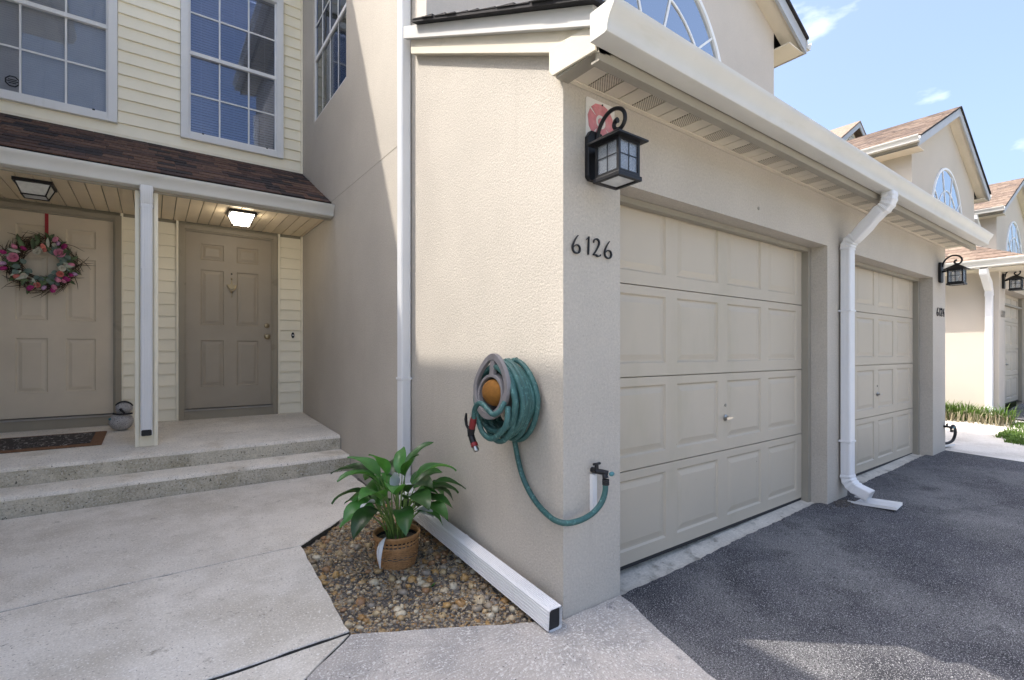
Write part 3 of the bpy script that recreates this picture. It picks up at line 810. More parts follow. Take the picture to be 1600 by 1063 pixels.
# -------- windows (rectangular, facing -Y)
def bar(b, x0, x1, y0, y1, z0, z1): b.box(x0, x1, y0, y1, z0, z1)
def sash_window(root, x0, x1, z0, z1, yw, cols, blind, bm, open_deg, rail, gm='glass'):
    """x0..z1 outer casing; yw wall face"""
    c = .075
    f = MB()
    f.box(x0, x0 + c, yw - .045, yw + .06, z0, z1); f.box(x1 - c, x1, yw - .045, yw + .06, z0, z1)
    f.box(x0 + c, x1 - c, yw - .045, yw + .06, z0, z0 + c); f.box(x0 + c, x1 - c, yw - .045, yw + .06, z1 - c, z1)
    win = f.build('window', 'vinyl_white', root, bevel=.003)
    a, e, lo, hi = x0 + c, x1 - c, z0 + c, z1 - c
    g = MB()   # meeting rail and sash edges
    g.box(a, e, yw - .02, yw + .03, rail - .02, rail + .02)
    g.box(a, a + .018, yw - .012, yw + .03, lo, hi); g.box(e - .018, e, yw - .012, yw + .03, lo, hi)
    g.box(a + .018, e - .018, yw - .012, yw + .03, lo, lo + .02)
    g.build('sash', 'vinyl_white', win)
    W = (e - a) / cols
    for s, (q0, q1) in enumerate(((lo + .02, rail - .02), (rail + .02, hi))):
        for i in range(1, cols):
            MB().box(a + i * W - .008, a + i * W + .008, yw + .004, yw + .012, q0, q1).build('muntin', 'vinyl_white', win)
        mz = (q0 + q1) / 2
        MB().box(a + .018, e - .018, yw + .0035, yw + .0115, mz - .008, mz + .008).build('muntin', 'vinyl_white', win)
        MB().box(a + .018, e - .018, yw + .014, yw + .017, q0, q1).build('pane', gm, win)
    for px in (a + W * .45, e - W * .35):
        MB().box(px - .01, px + .01, yw - .026, yw - .010, lo + .002, lo + .022).build('latch', 'dark', win)
    if blind:
        b = MB(); z = lo; ang = R(open_deg)
        while z < hi:
            dy, dz = .0115 * math.cos(ang), .0115 * math.sin(ang)
            b.add([(a, yw + .055 - dy, z - dz), (e, yw + .055 - dy, z - dz), (e, yw + .055 + dy, z + dz), (a, yw + .055 + dy, z + dz)], [(0, 1, 2, 3)])
            z += .030 if open_deg < 0 else .0225
        for px in (a + .12, (a + e) / 2, e - .12): b.box(px - .0015, px + .0015, yw + .04, yw + .042, lo, hi)
        b.build('blind', bm, win, kind='stuff', recalc=False)
    MB().box(a - .03, e + .03, yw + .30, yw + .31, lo - .1, hi + .1).build('room_back', 'interior', win)
    return win
YW = 4.84
# the siding wall behind the boards
wall_mesh(-3.08, -.002, -.3, 8.0, [(-1.235, -.344, .45, 2.579), (-2.72, -1.83, .45, 2.579), (-1.21, -.29, 3.63, 5.47), (-2.92, -1.86, 3.63, 5.47)], .12,
          lambda u, v, t: (u, YW + .012 + t, v)).build('wall', 'siding_gap', house, label='sheathing behind the siding boards')
sash_window(house, -1.27, -.229, 3.578, 5.525, YW, 3, True, 'blind_blue', -42, 4.545)
w1 = sash_window(house, -2.93, -1.81, 3.578, 5.525, YW, 3, True, 'blind', 84, 4.545, 'glass_clear')
# octagonal sticker in the lower left corner of the far left window
k = MB(); oc = [(math.cos(R(22.5 + 45 * i)), math.sin(R(22.5 + 45 * i))) for i in range(8)]
sx, sz = -2.585, 3.775
for i in range(8):
    p, q = oc[i], oc[(i + 1) % 8]
    k.prism([(sx + p[0] * .055, sz + p[1] * .055), (sx + q[0] * .055, sz + q[1] * .055), (sx + q[0] * .044, sz + q[1] * .044), (sx + p[0] * .044, sz + p[1] * .044)], 'y', YW + .0105, YW + .0125)
for dz, ww in ((.016, .03), (0, .04), (-.016, .026)): k.box(sx - ww, sx + ww, YW + .0105, YW + .0125, sz + dz - .004, sz + dz + .004)
k.build('sticker', 'dark', w1, label='small dark octagonal security sticker')

# siding boards, one object each
def board(x0, x1, z):
    h = .127
    b = MB(); b.prism([(YW + .010, z), (YW - .012, z + .001), (YW - .012, z + .010), (YW + .006, z + h + .003), (YW + .010, z + h + .003)], 'x', x0, x1)
    return b.build('siding_board', 'siding', house)
for i in range(35):
    z = 3.47 + .127 * i
    if z + .06 < 3.57 or z + .02 > 5.525: board(-3.07, -.026, z)
    else:
        for x0, x1 in ((-3.07, -2.932), (-1.808, -1.272), (-.227, -.026)): board(x0, x1, z)
MB().box(-3.07, -.026, YW - .012, YW + .009, 3.40, 3.468).build('siding_board', 'siding', house)
for i in range(17):
    for x0, x1 in ((-1.764, -1.312), (-.263, -.026)): board(x0, x1, .467 + .127 * i)
MB().box(-.0245, -.003, YW - .024, YW + .010, .462, 2.66).build('corner_trim', 'siding', house)
MB().box(-.0245, -.003, YW - .024, YW + .010, 3.40, 8).build('corner_trim', 'siding', house)
for x in (-1.7865, -1.3105, -.2865): MB().box(x, x + .022, YW - .024, YW + .010, .462, 2.66).build('siding_channel', 'siding', house)
# unseen bay roof slab, shaped and run over the wing to block the sun
MB().box(-6.2, -.01, 4.40, 4.96, 7.93, 8.03).build('bay_roof_blocker', 'shingle_dark', house)
MB().box(-6.2, -3.085, 4.70, 4.92, 6.0, 7.925).build('wall', 'siding', house)  # unseen wall added under the slab to stop sun passing over the wing

# -------- entry doors
def entry_door(x0, x1, knob_side, hardware, pmat='door'):
    z0, z1 = .583, 2.579; y = YW + .012
    fr = MB()
    fr.box(x0 - .053, x0, YW - .03, YW + .06, .455, z1 + .048); fr.box(x1, x1 + .053, YW - .03, YW + .06, .455, z1 + .048)
    fr.box(x0, x1, YW - .03, YW + .06, z1, z1 + .048)
    d = fr.build('door', 'door_frame', house, bevel=.003)
    st = MB(); st.box(x0 - .004, x0 + .016, YW - .014, YW + .01, z0, z1 - .0); st.box(x1 - .016, x1 + .004, YW - .014, YW + .01, z0, z1); st.box(x0 + .016, x1 - .016, YW - .014, YW + .01, z1 - .016, z1 + .003)
    st.build('door_jamb', 'door_frame', d)
    MB().box(x0, x1, YW - .02, YW + .05, .45, .56).build('sill_board', 'door_frame', d)
    MB().prism([(YW - .035, .561), (YW - .03, .574), (YW + .04, .581), (YW + .04, .561)], 'x', x0, x1).build('threshold', 'alum', d)
    cw = .228; c1 = x0 + .153; c2 = x1 - .153 - cw
    rows = [(2.26, 2.444), (1.525, 2.15), (.824, 1.352)]
    holes = [(c, c + cw, a, b_) for c in (c1, c2) for a, b_ in rows]
    wall_mesh(x0 + .003, x1 - .003, z0 + .004, z1 - .003, holes, .03, lambda u, v, t: (u, y + t, v)).build('door_leaf', pmat, d)
    for c in (c1, c2):
        for a, b_ in rows:
            embossed(cw, b_ - a, 'door_panel', pmat, d, (c + cw / 2, y, (a + b_) / 2), d=.011, e1=.022, e2=.026, rise=.008)
    MB().box(x0 + .004, x1 - .004, y + .012, y + .03, z0 + .004, z1 - .004).build('door_core', pmat, d)
    MB().box(x0, x1, YW + .062, YW + .075, .45, z1).build('door_back', 'interior', d)
    if hardware:
        kx = x1 - .062
        rot = Matrix.Rotation(R(90), 4, 'X')
        k = MB(); k.lathe([(.031, 0), (.031, .005), (.026, .010), (.011, .012), (.011, .032), (.027, .038), (.031, .05), (.026, .062), (.012, .066)], 20)
        k.xf(Matrix.Translation((kx, y, 1.405)) @ rot); k.build('knob', 'brass', d, smooth=True)
        k = MB(); k.lathe([(.029, 0), (.029, .008), (.024, .014), (.012, .016), (.010, .018)], 20)
        k.xf(Matrix.Translation((kx, y, 1.535)) @ rot); k.build('deadbolt', 'brass', d, smooth=True)
        cx = (x0 + x1) / 2 + .012
        k = MB(); k.lathe([(.010, 0), (.010, .003), (.005, .005)], 12); k.xf(Matrix.Translation((cx, y, 2.125)) @ rot); k.build('peephole', 'dark', d, smooth=True)
        # knocker: shield plate, swag and drop
        k = MB(); k.prism([(cx - .05, 2.0), (cx + .05, 2.0), (cx + .042, 1.975), (cx, 1.945), (cx - .042, 1.975)], 'y', y - .012, y)
        k.prism([(cx - .012, 2.0), (cx + .012, 2.0), (cx + .004, 2.045), (cx, 2.066), (cx - .004, 2.045)], 'y', y - .008, y)
        k.ball((cx, y - .008, 2.068), .008, .008, .010)
        k.tube([(cx - .045, y - .016, 1.99), (cx - .035, y - .024, 1.955), (cx, y - .03, 1.92), (cx + .035, y - .024, 1.955), (cx + .045, y - .016, 1.99)], .006, 8)
        k.prism([(cx - .009, 1.915), (cx + .009, 1.915), (cx, 1.865)], 'y', y - .012, y); k.ball((cx, y - .016, 1.915), .013, .013, .013); k.ball((cx, y - .008, 1.862), .006, .006, .008)
        k.build('knocker', 'brass', d, smooth=True)
    return d
entry_door(-1.235, -.344, 1, True)
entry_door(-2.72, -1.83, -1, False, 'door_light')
k = MB(); k.prism([(-.118 + .017 * math.cos(2 * PI * i / 16), 1.425 + .036 * math.sin(2 * PI * i / 16)) for i in range(16)], 'y', YW - .022, YW - .008)
bell = k.build('doorbell', 'black_metal', house, bevel=.002)
k = MB(); k.lathe([(.009, 0), (.009, .005), (.006, .007)], 12); k.xf(Matrix.Translation((-.118, YW - .022, 1.425)) @ Matrix.Rotation(R(90), 4, 'X')); k.build('button', 'white', bell, smooth=True)

# -------- porch roof, gutter, soffit
YG = 3.60; ZP = lambda y: 3.452 - .534 * (4.84 - y)
pr = MB().prism([(YG - .01, ZP(YG - .01) - .022), (4.838, ZP(4.838) - .022), (4.838, ZP(4.838)), (YG - .01, ZP(YG - .01))], 'x', -3.07, -.006).build('porch_roof', 'shingle_base', house)
shingle_field(pr, (-3.06, YG - .03, ZP(YG - .03) + .001), (1, 0, 0), (0, 1, .534), 3.05, math.hypot(4.838 - YG + .02, .534 * (4.838 - YG + .02)), 'shingle', (.22, .125), 'objects', .006)
pg = gutter_x(house, -3.07, -.006, YG, 2.735, 'gutter', 'porch_gutter')
MB().prism([(YG + .001, 2.60), (YG + .02, 2.60), (YG + .02, 2.75), (YG + .001, 2.75)], 'x', -3.07, -.006).build('porch_fascia', 'fascia', house)
zs = 2.655; src = None; x = -3.06; pw = .108
while x < -.02:
    ww = min(pw, -.008 - x)
    if src is None: src = MB().box(0, pw - .007, YG + .022, YW - .03, 0, .012).build('soffit_plank', 'plank', house, loc=(x, 0, zs))
    else:
        o = inst(src, house, (x, 0, zs)); 
        if ww < pw: o.scale = ((ww - .003) / (pw - .007), 1, 1)
    x += pw
MB().box(-3.06, -.006, YG + .022, YW - .03, zs + .016, zs + .022).build('soffit_backing', 'siding_gap', house)

# -------- window on the side wall (faces -X)
wy0, wy1, wz0, wz1 = 3.12, 4.32, 3.885, 5.42
f = MB(); t = .03
f.box(.012, .06, wy0, wy0 + t, wz0, wz1); f.box(.012, .06, wy1 - t, wy1, wz0, wz1); f.box(.012, .06, wy0 + t, wy1 - t, wz0, wz0 + t); f.box(.012, .06, wy0 + t, wy1 - t, wz1 - t, wz1)
f.box(.010, .05, wy0 + t, wy1 - t, 4.60, 4.64)
sw = f.build('window', 'vinyl_white', house)
W = (wy1 - wy0 - 2 * t) / 4
for i in range(1, 4):
    yy = wy0 + t + i * W
    MB().box(.014, .022, yy - .007, yy + .007, 4.64, wz1 - t).build('muntin', 'vinyl_white', sw)
    MB().box(.0175, .0215, yy - .006, yy + .006, wz0 + t, 4.60).build('muntin', 'vinyl_white', sw)
MB().box(.0145, .0215, wy0 + t, wy1 - t, 5.0, 5.014).build('muntin', 'vinyl_white', sw)
MB().box(.026, .029, wy0 + t, wy1 - t, 4.64, wz1 - t).build('pane', 'glass', sw)
MB().box(.026, .029, wy0 + t, wy1 - t, wz0 + t, 4.60).build('pane', 'glass_screen', sw, label='lower sash behind a dark insect screen')
MB().box(.034, .036, wy0 + t, wy1 - t, wz0 + t, 4.60).build('insect_screen', 'screen', sw)
MB().box(.14, .148, wy0 - .0, wy1 + .0, wz0, wz1).build('room_back', 'curtain', sw)

# ================================================================== the left wing that closes the entry court (its eave shades the walk)
wing = thing('townhouse', 'cream stucco townhouse wing on the left side of the entry court, beyond the view', 'house', (-5.5, 4, 0))
gable_mass(wing, -7.95, -3.08, 1.39, 9.5, -.3, 6.15, .48, .46, 'stucco', rows=False)
MB().box(-9.2, -3.08, 0, 1.388, -.3, 2.55).build('wall', 'stucco', wing)
MB().prism([(-.3, 2.58), (1.385, 2.58 + SLOPE * 1.685), (1.385, 2.66 + SLOPE * 1.685), (-.3, 2.66)], 'x', -9.3, -3.0).build('garage_roof', 'shingle_dark', wing)

# ================================================================== FAR TOWNHOUSE ROW
def far_house(x0, label, with_garage=True, arch=True):
    h = thing('townhouse', label, 'house', (x0 + 2.4, 3, .2))
    gable_mass(h, x0, x0 + 4.87, 1.39, 8, .0, 5.20, .48, .40, 'stucco_far', gut='gutter')
    if arch: arch_window(h, x0 + 2.43, 1.39, 3.86, 1.25, 1.40, .66)
    return h
far = far_house(10.31, 'second cream townhouse with tan shingled gable and arched window, beyond the lanterns')
gx0, gx1 = 9.15, 15.33
wall_mesh(gx0, gx1, -.2, 2.5, [(9.60, 12.0, -.5, 2.25)], .2, lambda u, v, t: (u, t, v)).build('wall', 'stucco_far', far)
MB().box(gx0, gx0 + .15, .2, 5, -.2, 2.5).build('wall', 'stucco_far', far)
# hipped lower roof: left slope and front slope
HZ = 2.60
hip = MB(); P0 = (gx0 - .42, -.42, HZ); P1 = (gx0 - .42, 5, HZ); rise = .49 * 1.6
P2 = (gx0 + 1.18, 1.18, HZ + rise); P3 = (gx0 + 1.18, 5, HZ + rise); P4 = (gx1 + .4, -.42, HZ); P5 = (gx1 + .4, 1.18, HZ + rise); P6 = (gx1 + .4, 5, HZ + rise)
hip.add([P0, P1, P2, P3, P4, P5, P6], [(0, 2, 3, 1), (0, 4, 5, 2), (2, 5, 6, 3)])
hr = hip.build('hip_roof', 'shingle_base', far)
B = MB()
n = 12
for r in range(n):                                   # courses on both hips
    f0, f1 = r / n, (r + 1) / n + .01
    def q(f): return Vector((gx0 - .42 + 1.6 * f, -.42 + 1.6 * f, HZ + rise * f))
    a, c = q(f0) + Vector((0, 0, .012)), q(f1) + Vector((0, 0, .004))
    y = a.y
    while y < 4.8:
        w = rnd.uniform(.2, .38); e = min(5, y + w)
        B.add([(a.x, y, a.z), (a.x, e, a.z), (c.x, e, c.z), (c.x, max(y, c.y if y == a.y else y), c.z)], [(0, 1, 2, 3)]); y = e
    x = a.x
    while x < gx1:
        w = rnd.uniform(.2, .38); e = x + w
        B.add([(x, a.y, a.z), (e, a.y, a.z), (e, c.y, c.z), (max(x, c.x if x == a.x else x), c.y, c.z)], [(0, 1, 2, 3)]); x = e
B.build('shingles', 'shingle_tan', hr, kind='stuff')
gutter_y(far, -.42, 5, gx0 - .40, HZ + .02, -1)
gutter_x(far, gx0 - .40, gx1 + .4, -.40, HZ + .02)
MB().box(gx0 - .40, gx0 - .001, -.40, 5, HZ - .115, HZ - .10).build('eave_soffit', 'soffit', far)
MB().box(gx0, gx1 + .4, -.40, -.001, HZ - .115, HZ - .10).build('eave_soffit', 'soffit', far)
garage_door(far, 9.655, 11.945, .30, 2.25, .17)
far2 = far_house(17.75, 'third cream stucco townhouse gable with arched window, at the right edge of the photo')
MB().box(16.6, 22.7, 0, 1.388, .0, 2.5).build('wall', 'stucco_far', far2)
MB().prism([(-.4, 2.55), (1.385, 3.42), (1.385, 3.48), (-.4, 2.61)], 'x', 16.2, 23).build('garage_roof', 'shingle_dark', far2)
# the tall gable of the siding bay between them, only its peak shows
bay = thing('bay_gable', 'small distant vented gable peeking above the gutter line', 'gable', (16.4, 4.5, 0))
cx, zp, hw = 16.55, 8.5, 1.75
MB().prism([(cx - hw + .2, .1), (cx + hw - .2, .1), (cx + hw - .2, zp - .62 * (hw - .2) - .12), (cx, zp - .12), (cx - hw + .2, zp - .62 * (hw - .2) - .12)], 'y', 4.55, 8).build('wall', 'siding', bay)
for sd in (-1, 1):
    MB().prism([(cx, zp), (cx + sd * hw, zp - .62 * hw), (cx + sd * hw, zp - .62 * hw + .05), (cx, zp + .05)], 'y', 4.3, 8).build('roof', 'shingle_tan', bay)
    MB().prism([(cx, zp - .16), (cx + sd * hw, zp - .62 * hw - .16), (cx + sd * hw, zp - .62 * hw - .002), (cx, zp - .002)], 'y', 4.31, 4.34).build('rake_board', 'rake_grey', bay)
for i in range(9):
    zz = zp - .95 + i * .08; ww = (zp - .25 - zz) / .62 * .55
    MB().box(cx - ww, cx + ww, 4.52, 4.548, zz, zz + .055).build('louvre', 'board', bay)

# ================================================================== THINGS
# -------- porch post and porch downspout
t = thing('porch_post', 'cream square porch post with raised edges between the two entry doors', 'post', (-1.56, 3.68, .41))
b = MB(); x0, x1, ya, yb_ = -1.638, -1.478, 3.602, 3.76
b.box(x0 + .012, x1 - .012, ya + .012, yb_ - .012, .405, 2.65); b.build('shaft', 'siding', t)
for (xa, xb) in ((x0, x0 + .03), (x1 - .03, x1)):
    for (ya2, yb2) in ((ya, ya + .03), (yb_ - .03, yb_)):
        MB().box(xa, xb, ya2, yb2, .403, 2.65).build('edge_trim', 'siding', t, bevel=.003)
DS = thing('downspout', 'white downspout strapped to the front of the porch post', 'downspout', (-1.558, 3.56, .5))
pts = [Vector((-1.558, 3.566, 2.46 - .12 * i)) for i in range(0, 17)] + [Vector((-1.558, 3.566, .508))]
pipe('pipe', pts, .083, .066, 'vinyl_white', DS, up=(0, 1, 0), groove=.0012)
el = [Vector((-1.558, 3.52, 2.63)), Vector((-1.558, 3.522, 2.60)), Vector((-1.558, 3.532, 2.56)), Vector((-1.558, 3.549, 2.52)), Vector((-1.558, 3.562, 2.49)), Vector((-1.558, 3.566, 2.455))]
pipe('elbow', el, .087, .070, 'vinyl_white', DS, up=(0, 1, 0), ribs=True, groove=.0012)
for z in (.98, 1.93): MB().box(-1.602, -1.514, 3.5305, 3.601, z, z + .006).build('strap', 'vinyl_white', DS)
MB().prism([(-1.594, .512), (-1.586, .505), (-1.530, .505), (-1.522, .512), (-1.522, .548), (-1.530, .556), (-1.586, .556), (-1.594, .548)], 'y', 3.5275, 3.531).build('mouth', 'dark', DS)  # dark plate on the pipe front stands in for a shaded opening

# -------- downspout in the corner between house wall and garage, and the pipe laid on the gravel
DS = thing('downspout', 'tall white downspout running up the stucco wall behind the potted plant', 'downspout', (-.04, 1.665, .1))
pts = [Vector((-.042, 1.665, .30 + .3 * i)) for i in range(0, 18)]
pipe('pipe', pts, .072, .09, 'vinyl_white', DS, up=(0, 1, 0))
MB().box(-.083, -.001, 1.616, 1.714, 1.02, 1.036).build('strap', 'vinyl_white', DS)
el = bend((-.042, 1.665, .31), (0, 0, -1), (-.08, -1, 0), .13, 8)
pipe('elbow', el, .078, .096, 'vinyl_white', DS, up=(0, 1, 0), ribs=True)
DS = thing('downspout_extension', 'white ribbed downspout pipe lying on the gravel along the wall, open end towards the viewer', 'downspout', (-.09, .7, .05))
p0 = Vector((-.094, -.055, .052)); p1 = Vector((-.070, 1.57, .165))
pts = [p0.lerp(p1, i / 10) for i in range(11)]
pipe('pipe', pts, .078, .104, 'vinyl_white', DS, groove=.0035)
pts = [p0.lerp(p1, .50), p0.lerp(p1, .515)]
pipe('seam', pts, .082, .108, 'vinyl_white', DS, groove=.0035)
MB().box(-.1292, -.0600, -.040, -.036, .004, .101).build('inside', 'dark', DS)  # dark sheet across the bore stands in for the shade inside the pipe

# -------- garage downspout with elbows
DS = thing('downspout', 'white downspout with curved elbows between the two garage doors', 'downspout', (3.1, -.05, .05))
xx = 3.10
pts = [Vector((xx, -.050, 2.06 - .14 * i)) for i in range(0, 14)] + [Vector((xx, -.05, .215))]
pipe('pipe', pts, .1, .075, 'vinyl_white', DS, up=(0, 1, 0))
el = [Vector((xx, -.335, 2.46)), Vector((xx, -.335, 2.43))] + bend((xx, -.335, 2.42), (0, 0, -1), (0, .93, -.37), .10, 7)
el2 = bend((0, 0, 0), (0, .93, -.37), (0, 0, -1), .10, 7); dv = Vector((xx, -.05, 2.06)) - el2[-1]
el2 = [p + dv for p in el2]
a, c = el[-1], el2[0]
el += [a.lerp(c, f) for f in (.3, .6)] + el2
pipe('elbow', el, .104, .079, 'vinyl_white', DS, up=(0, 1, 0), ribs=True)
el = bend((xx, -.05, .215), (0, 0, -1), (0, -.93, -.37), .12, 8); el += [el[-1] + Vector((0, -.93, -.37)) * .09]
pipe('elbow', el, .104, .079, 'vinyl_white', DS, up=(0, 1, 0), ribs=True)
for z in (1.55, .48): MB().box(xx - .056, xx + .056, -.0925, -.002, z, z + .014).build('strap', 'vinyl_white', DS)
def splash(loc, label, rotz=0):
    o = thing('splash_block', label, 'splash block', loc)
    b = MB(); b.box(-.10, .10, -.16, .16, 0, .006); b.build('tray', 'pvc', o, loc=loc)
    for s in (-1, 1):
        b = MB(); b.prism([(s * .1, .006), (s * .094, .006), (s * .1, .022)], 'y', -.16, .16); b.build('rim', 'pvc', o, loc=loc)
    o.rotation_euler = (R(-3), 0, rotz); return o
splash((3.16, -.22, gz(3.16, -.26) + .006), 'white splash tray under the garage downspout elbow on the asphalt', R(5))
splash((6.36, .12, .055), 'pale splash tray beside the end corner of the garage wall', R(70))
b = MB()
for i in range(130):
    x, y = 2.97 + rnd.gauss(0, .08), -.06 + rnd.gauss(0, .035)
    if y > -.005: continue
    r = rnd.uniform(.004, .012); b.ball((x, y, gz(x, y) + r * .3), r, r * .8, r * .5, 6, 4)
o = b.build('leaf_debris', 'soil', kind='stuff', smooth=True, recalc=False); tag(o, 'dark leaf debris at the foot of the garage downspout', kind='stuff')

# -------- lanterns
def lantern(loc, label):
    o = thing('wall_lantern', label, 'lantern', loc, 'black wall lanterns beside the garage doors')
    L = Vector(loc)
    def bd(b, name, m, par=o, **k): b.xf(Matrix.Translation(L)); return b.build(name, m, par, **k)
    bp = bd(MB().prism([(-.055, -.09), (-.04, -.105), (.04, -.105), (.055, -.09), (.055, .10), (.035, .13), (-.035, .13), (-.055, .10)], 'y', -.028, -.001), 'back_plate', 'black_metal', bevel=.004)
    bd(MB().tube([(0, -.026, .02), (0, -.06, .03), (0, -.095, .045)], .013, 8), 'arm', 'black_metal', smooth=True)
    w = .064; cy = -.155; z0, z1 = -.125, .03
    # cage
    f = MB(); s = .0065
    for sx in (-1, 1):
        for sy in (-1, 1): f.box(sx * w - s, sx * w + s, cy + sy * w - s, cy + sy * w + s, z0, z1)
    for z in (z0, z1 - .013):
        f.box(-w + s, w - s, cy - w - s, cy - w + s, z, z + .013); f.box(-w + s, w - s, cy + w - s, cy + w + s, z, z + .013)
        f.box(-w - s, -w + s, cy - w + s, cy + w - s, z, z + .013); f.box(w - s, w + s, cy - w + s, cy + w - s, z, z + .013)
    cage = bd(f, 'cage', 'black_metal')
    for ax in range(4):
        g = MB(); q = w - s
        g.box(-q, q, -.0015, .0015, z0 + .013, z1 - .013)
        g.xf(Matrix.Translation((0, cy, 0)) @ Matrix.Rotation(R(90 * ax), 4, 'Z') @ Matrix.Translation((0, -w, 0)))
        p = bd(g, 'pane', 'glass_lamp', cage)
        g = MB(); g.box(-.002, .002, -.0035, -.0018, z0 + .013, z1 - .013); g.box(-q, q, -.0035, -.0018, -.045, -.041)
        g.xf(Matrix.Translation((0, cy, 0)) @ Matrix.Rotation(R(90 * ax), 4, 'Z') @ Matrix.Translation((0, -w, 0)))
        bd(g, 'glazing_bar', 'black_metal', cage)
    # bottom tray with glass
    t = MB(); r = .078
    for (a0, a1, b0, b1) in ((-r, r, cy - r, cy - r + .018), (-r, r, cy + r - .018, cy + r), (-r, -r + .018, cy - r + .018, cy + r - .018), (r - .018, r, cy - r + .018, cy + r - .018)):
        t.box(a0, a1, b0, b1, z0 - .022, z0 - .001)
    bd(t, 'bottom_tray', 'black_metal', bevel=.003)
    bd(MB().box(-r + .018, r - .018, cy - r + .018, cy + r - .018, z0 - .014, z0 - .010), 'bottom_pane', 'frosted')
    # roof: shallow pyramid with eaves
    r = .098; rz = z1
    p = MB(); p.add([(-r, cy - r, rz), (r, cy - r, rz), (r, cy + r, rz), (-r, cy + r, rz), (-r, cy - r, rz + .008), (r, cy - r, rz + .008), (r, cy + r, rz + .008), (-r, cy + r, rz + .008), (0, cy, rz + .072)],
                   [(3, 2, 1, 0), (0, 1, 5, 4), (1, 2, 6, 5), (2, 3, 7, 6), (3, 0, 4, 7), (4, 5, 8), (5, 6, 8), (6, 7, 8), (7, 4, 8)])
    bd(p, 'roof', 'black_metal')
    # scroll
    pts = [(0, -.03, .075), (0, -.034, .11), (0, -.048, .145), (0, -.072, .174), (0, -.104, .193), (0, -.138, .196), (0, -.172, .184), (0, -.196, .158), (0, -.2, .126), (0, -.186, .102), (0, -.163, .094), (0, -.142, .104), (0, -.135, .122), (0, -.144, .136), (0, -.157, .138)]
    fine = []
    for i in range(len(pts) - 1):
        P = [Vector(pts[max(0, min(len(pts) - 1, i + q))]) for q in (-1, 0, 1, 2)]
        for k in range(4):
            s_ = k / 4; fine.append(.5 * ((2 * P[1]) + (P[2] - P[0]) * s_ + (2 * P[0] - 5 * P[1] + 4 * P[2] - P[3]) * s_ ** 2 + (3 * P[1] - P[0] - 3 * P[2] + P[3]) * s_ ** 3))
    fine.append(Vector(pts[-1]))
    n_ = len(fine)
    bd(MB().tube(fine, [.0095 if i < n_ - 8 else .0095 + .0006 * (i - n_ + 8) for i in range(n_)], 8), 'scroll', 'black_metal', smooth=True, ang=60)
    # bulb and candle sleeve
    bd(MB().lathe([(.010, z0 - .01), (.010, -.07), (.014, -.066), (.027, -.045), (.03, -.025), (.02, .0), (.004, .008)], 14, (0, cy, 0)), 'bulb', 'bulb', smooth=True)
    return o
lan = lantern((.19, 0, 2.135), 'nearest black scroll lantern, on the wall beside the pink emblem plaque')
c = copy_tree(lan); c.location = (5.93, 0, 2.135); c['label'] = 'black scroll lantern at the far end of the second garage door'
c = copy_tree(lan); c.location = (9.40, 0, 2.33); c['label'] = 'most distant black scroll lantern, on the far townhouse at the right edge'

# -------- plaque
pl = thing('plaque', 'white square metal plaque with faded pink emblem behind the nearest lantern', 'plaque', (.24, 0, 2.33))
x0, z0, s = .142, 2.235, .198
def rrect(x0, x1, z0, z1, r, n=5):
    out = []
    for (cx_, cz_, a0) in ((x1 - r, z0 + r, -90), (x1 - r, z1 - r, 0), (x0 + r, z1 - r, 90), (x0 + r, z0 + r, 180)):
        for i in range(n + 1): a = R(a0 + 90 * i / n); out.append((cx_ + r * math.cos(a), cz_ + r * math.sin(a)))
    return out
MB().prism(rrect(x0, x0 + s, z0, z0 + s, .012), 'y', -.004, -.001).build('plate', 'plaque', pl)
em = MB(); ex, ez = x0 + s / 2, z0 + s / 2
pet = []
for k in range(4):                                   # four flared arms round a ring
    a = R(90 * k + 8)
    for (r0, r1, h0, h1) in ((.047, .088, .49, .535),):
        q = []
        for (r_, h_) in ((r0, -h0), (r0, h0)): q.append((ex + r_ * math.cos(a + h_ * 1.5), ez + r_ * math.sin(a + h_ * 1.5)))
        for h_ in (h1, h1 * .4, -h1 * .4, -h1): q.append((ex + r1 * (1.02 if abs(h_) < .3 else 1) * math.cos(a + h_ * 1.35), ez + r1 * math.sin(a + h_ * 1.35)))
        em.prism(q, 'y', -.0058, -.0042)
n = 20
for i in range(n):
    a0, a1 = 2 * PI * i / n, 2 * PI * (i + 1) / n
    em.prism([(ex + r_ * math.cos(a), ez + r_ * math.sin(a)) for r_, a in ((.034, a0), (.046, a0), (.046, a1), (.034, a1))], 'y', -.0066, -.0042)
em.prism([(ex + .020 * math.cos(2 * PI * i / 8 + .3), ez + .020 * math.sin(2 * PI * i / 8 + .3)) for i in range(8)], 'y', -.0058, -.0042)
em.build('emblem', 'faded_red', pl)
k = MB().lathe([(.005, 0), (.005, .003), (.002, .004)], 10); k.xf(Matrix.Translation((ex + .01, -.004, z0 + s - .014)) @ Matrix.Rotation(R(90), 4, 'X')); k.build('screw', 'dark', pl)

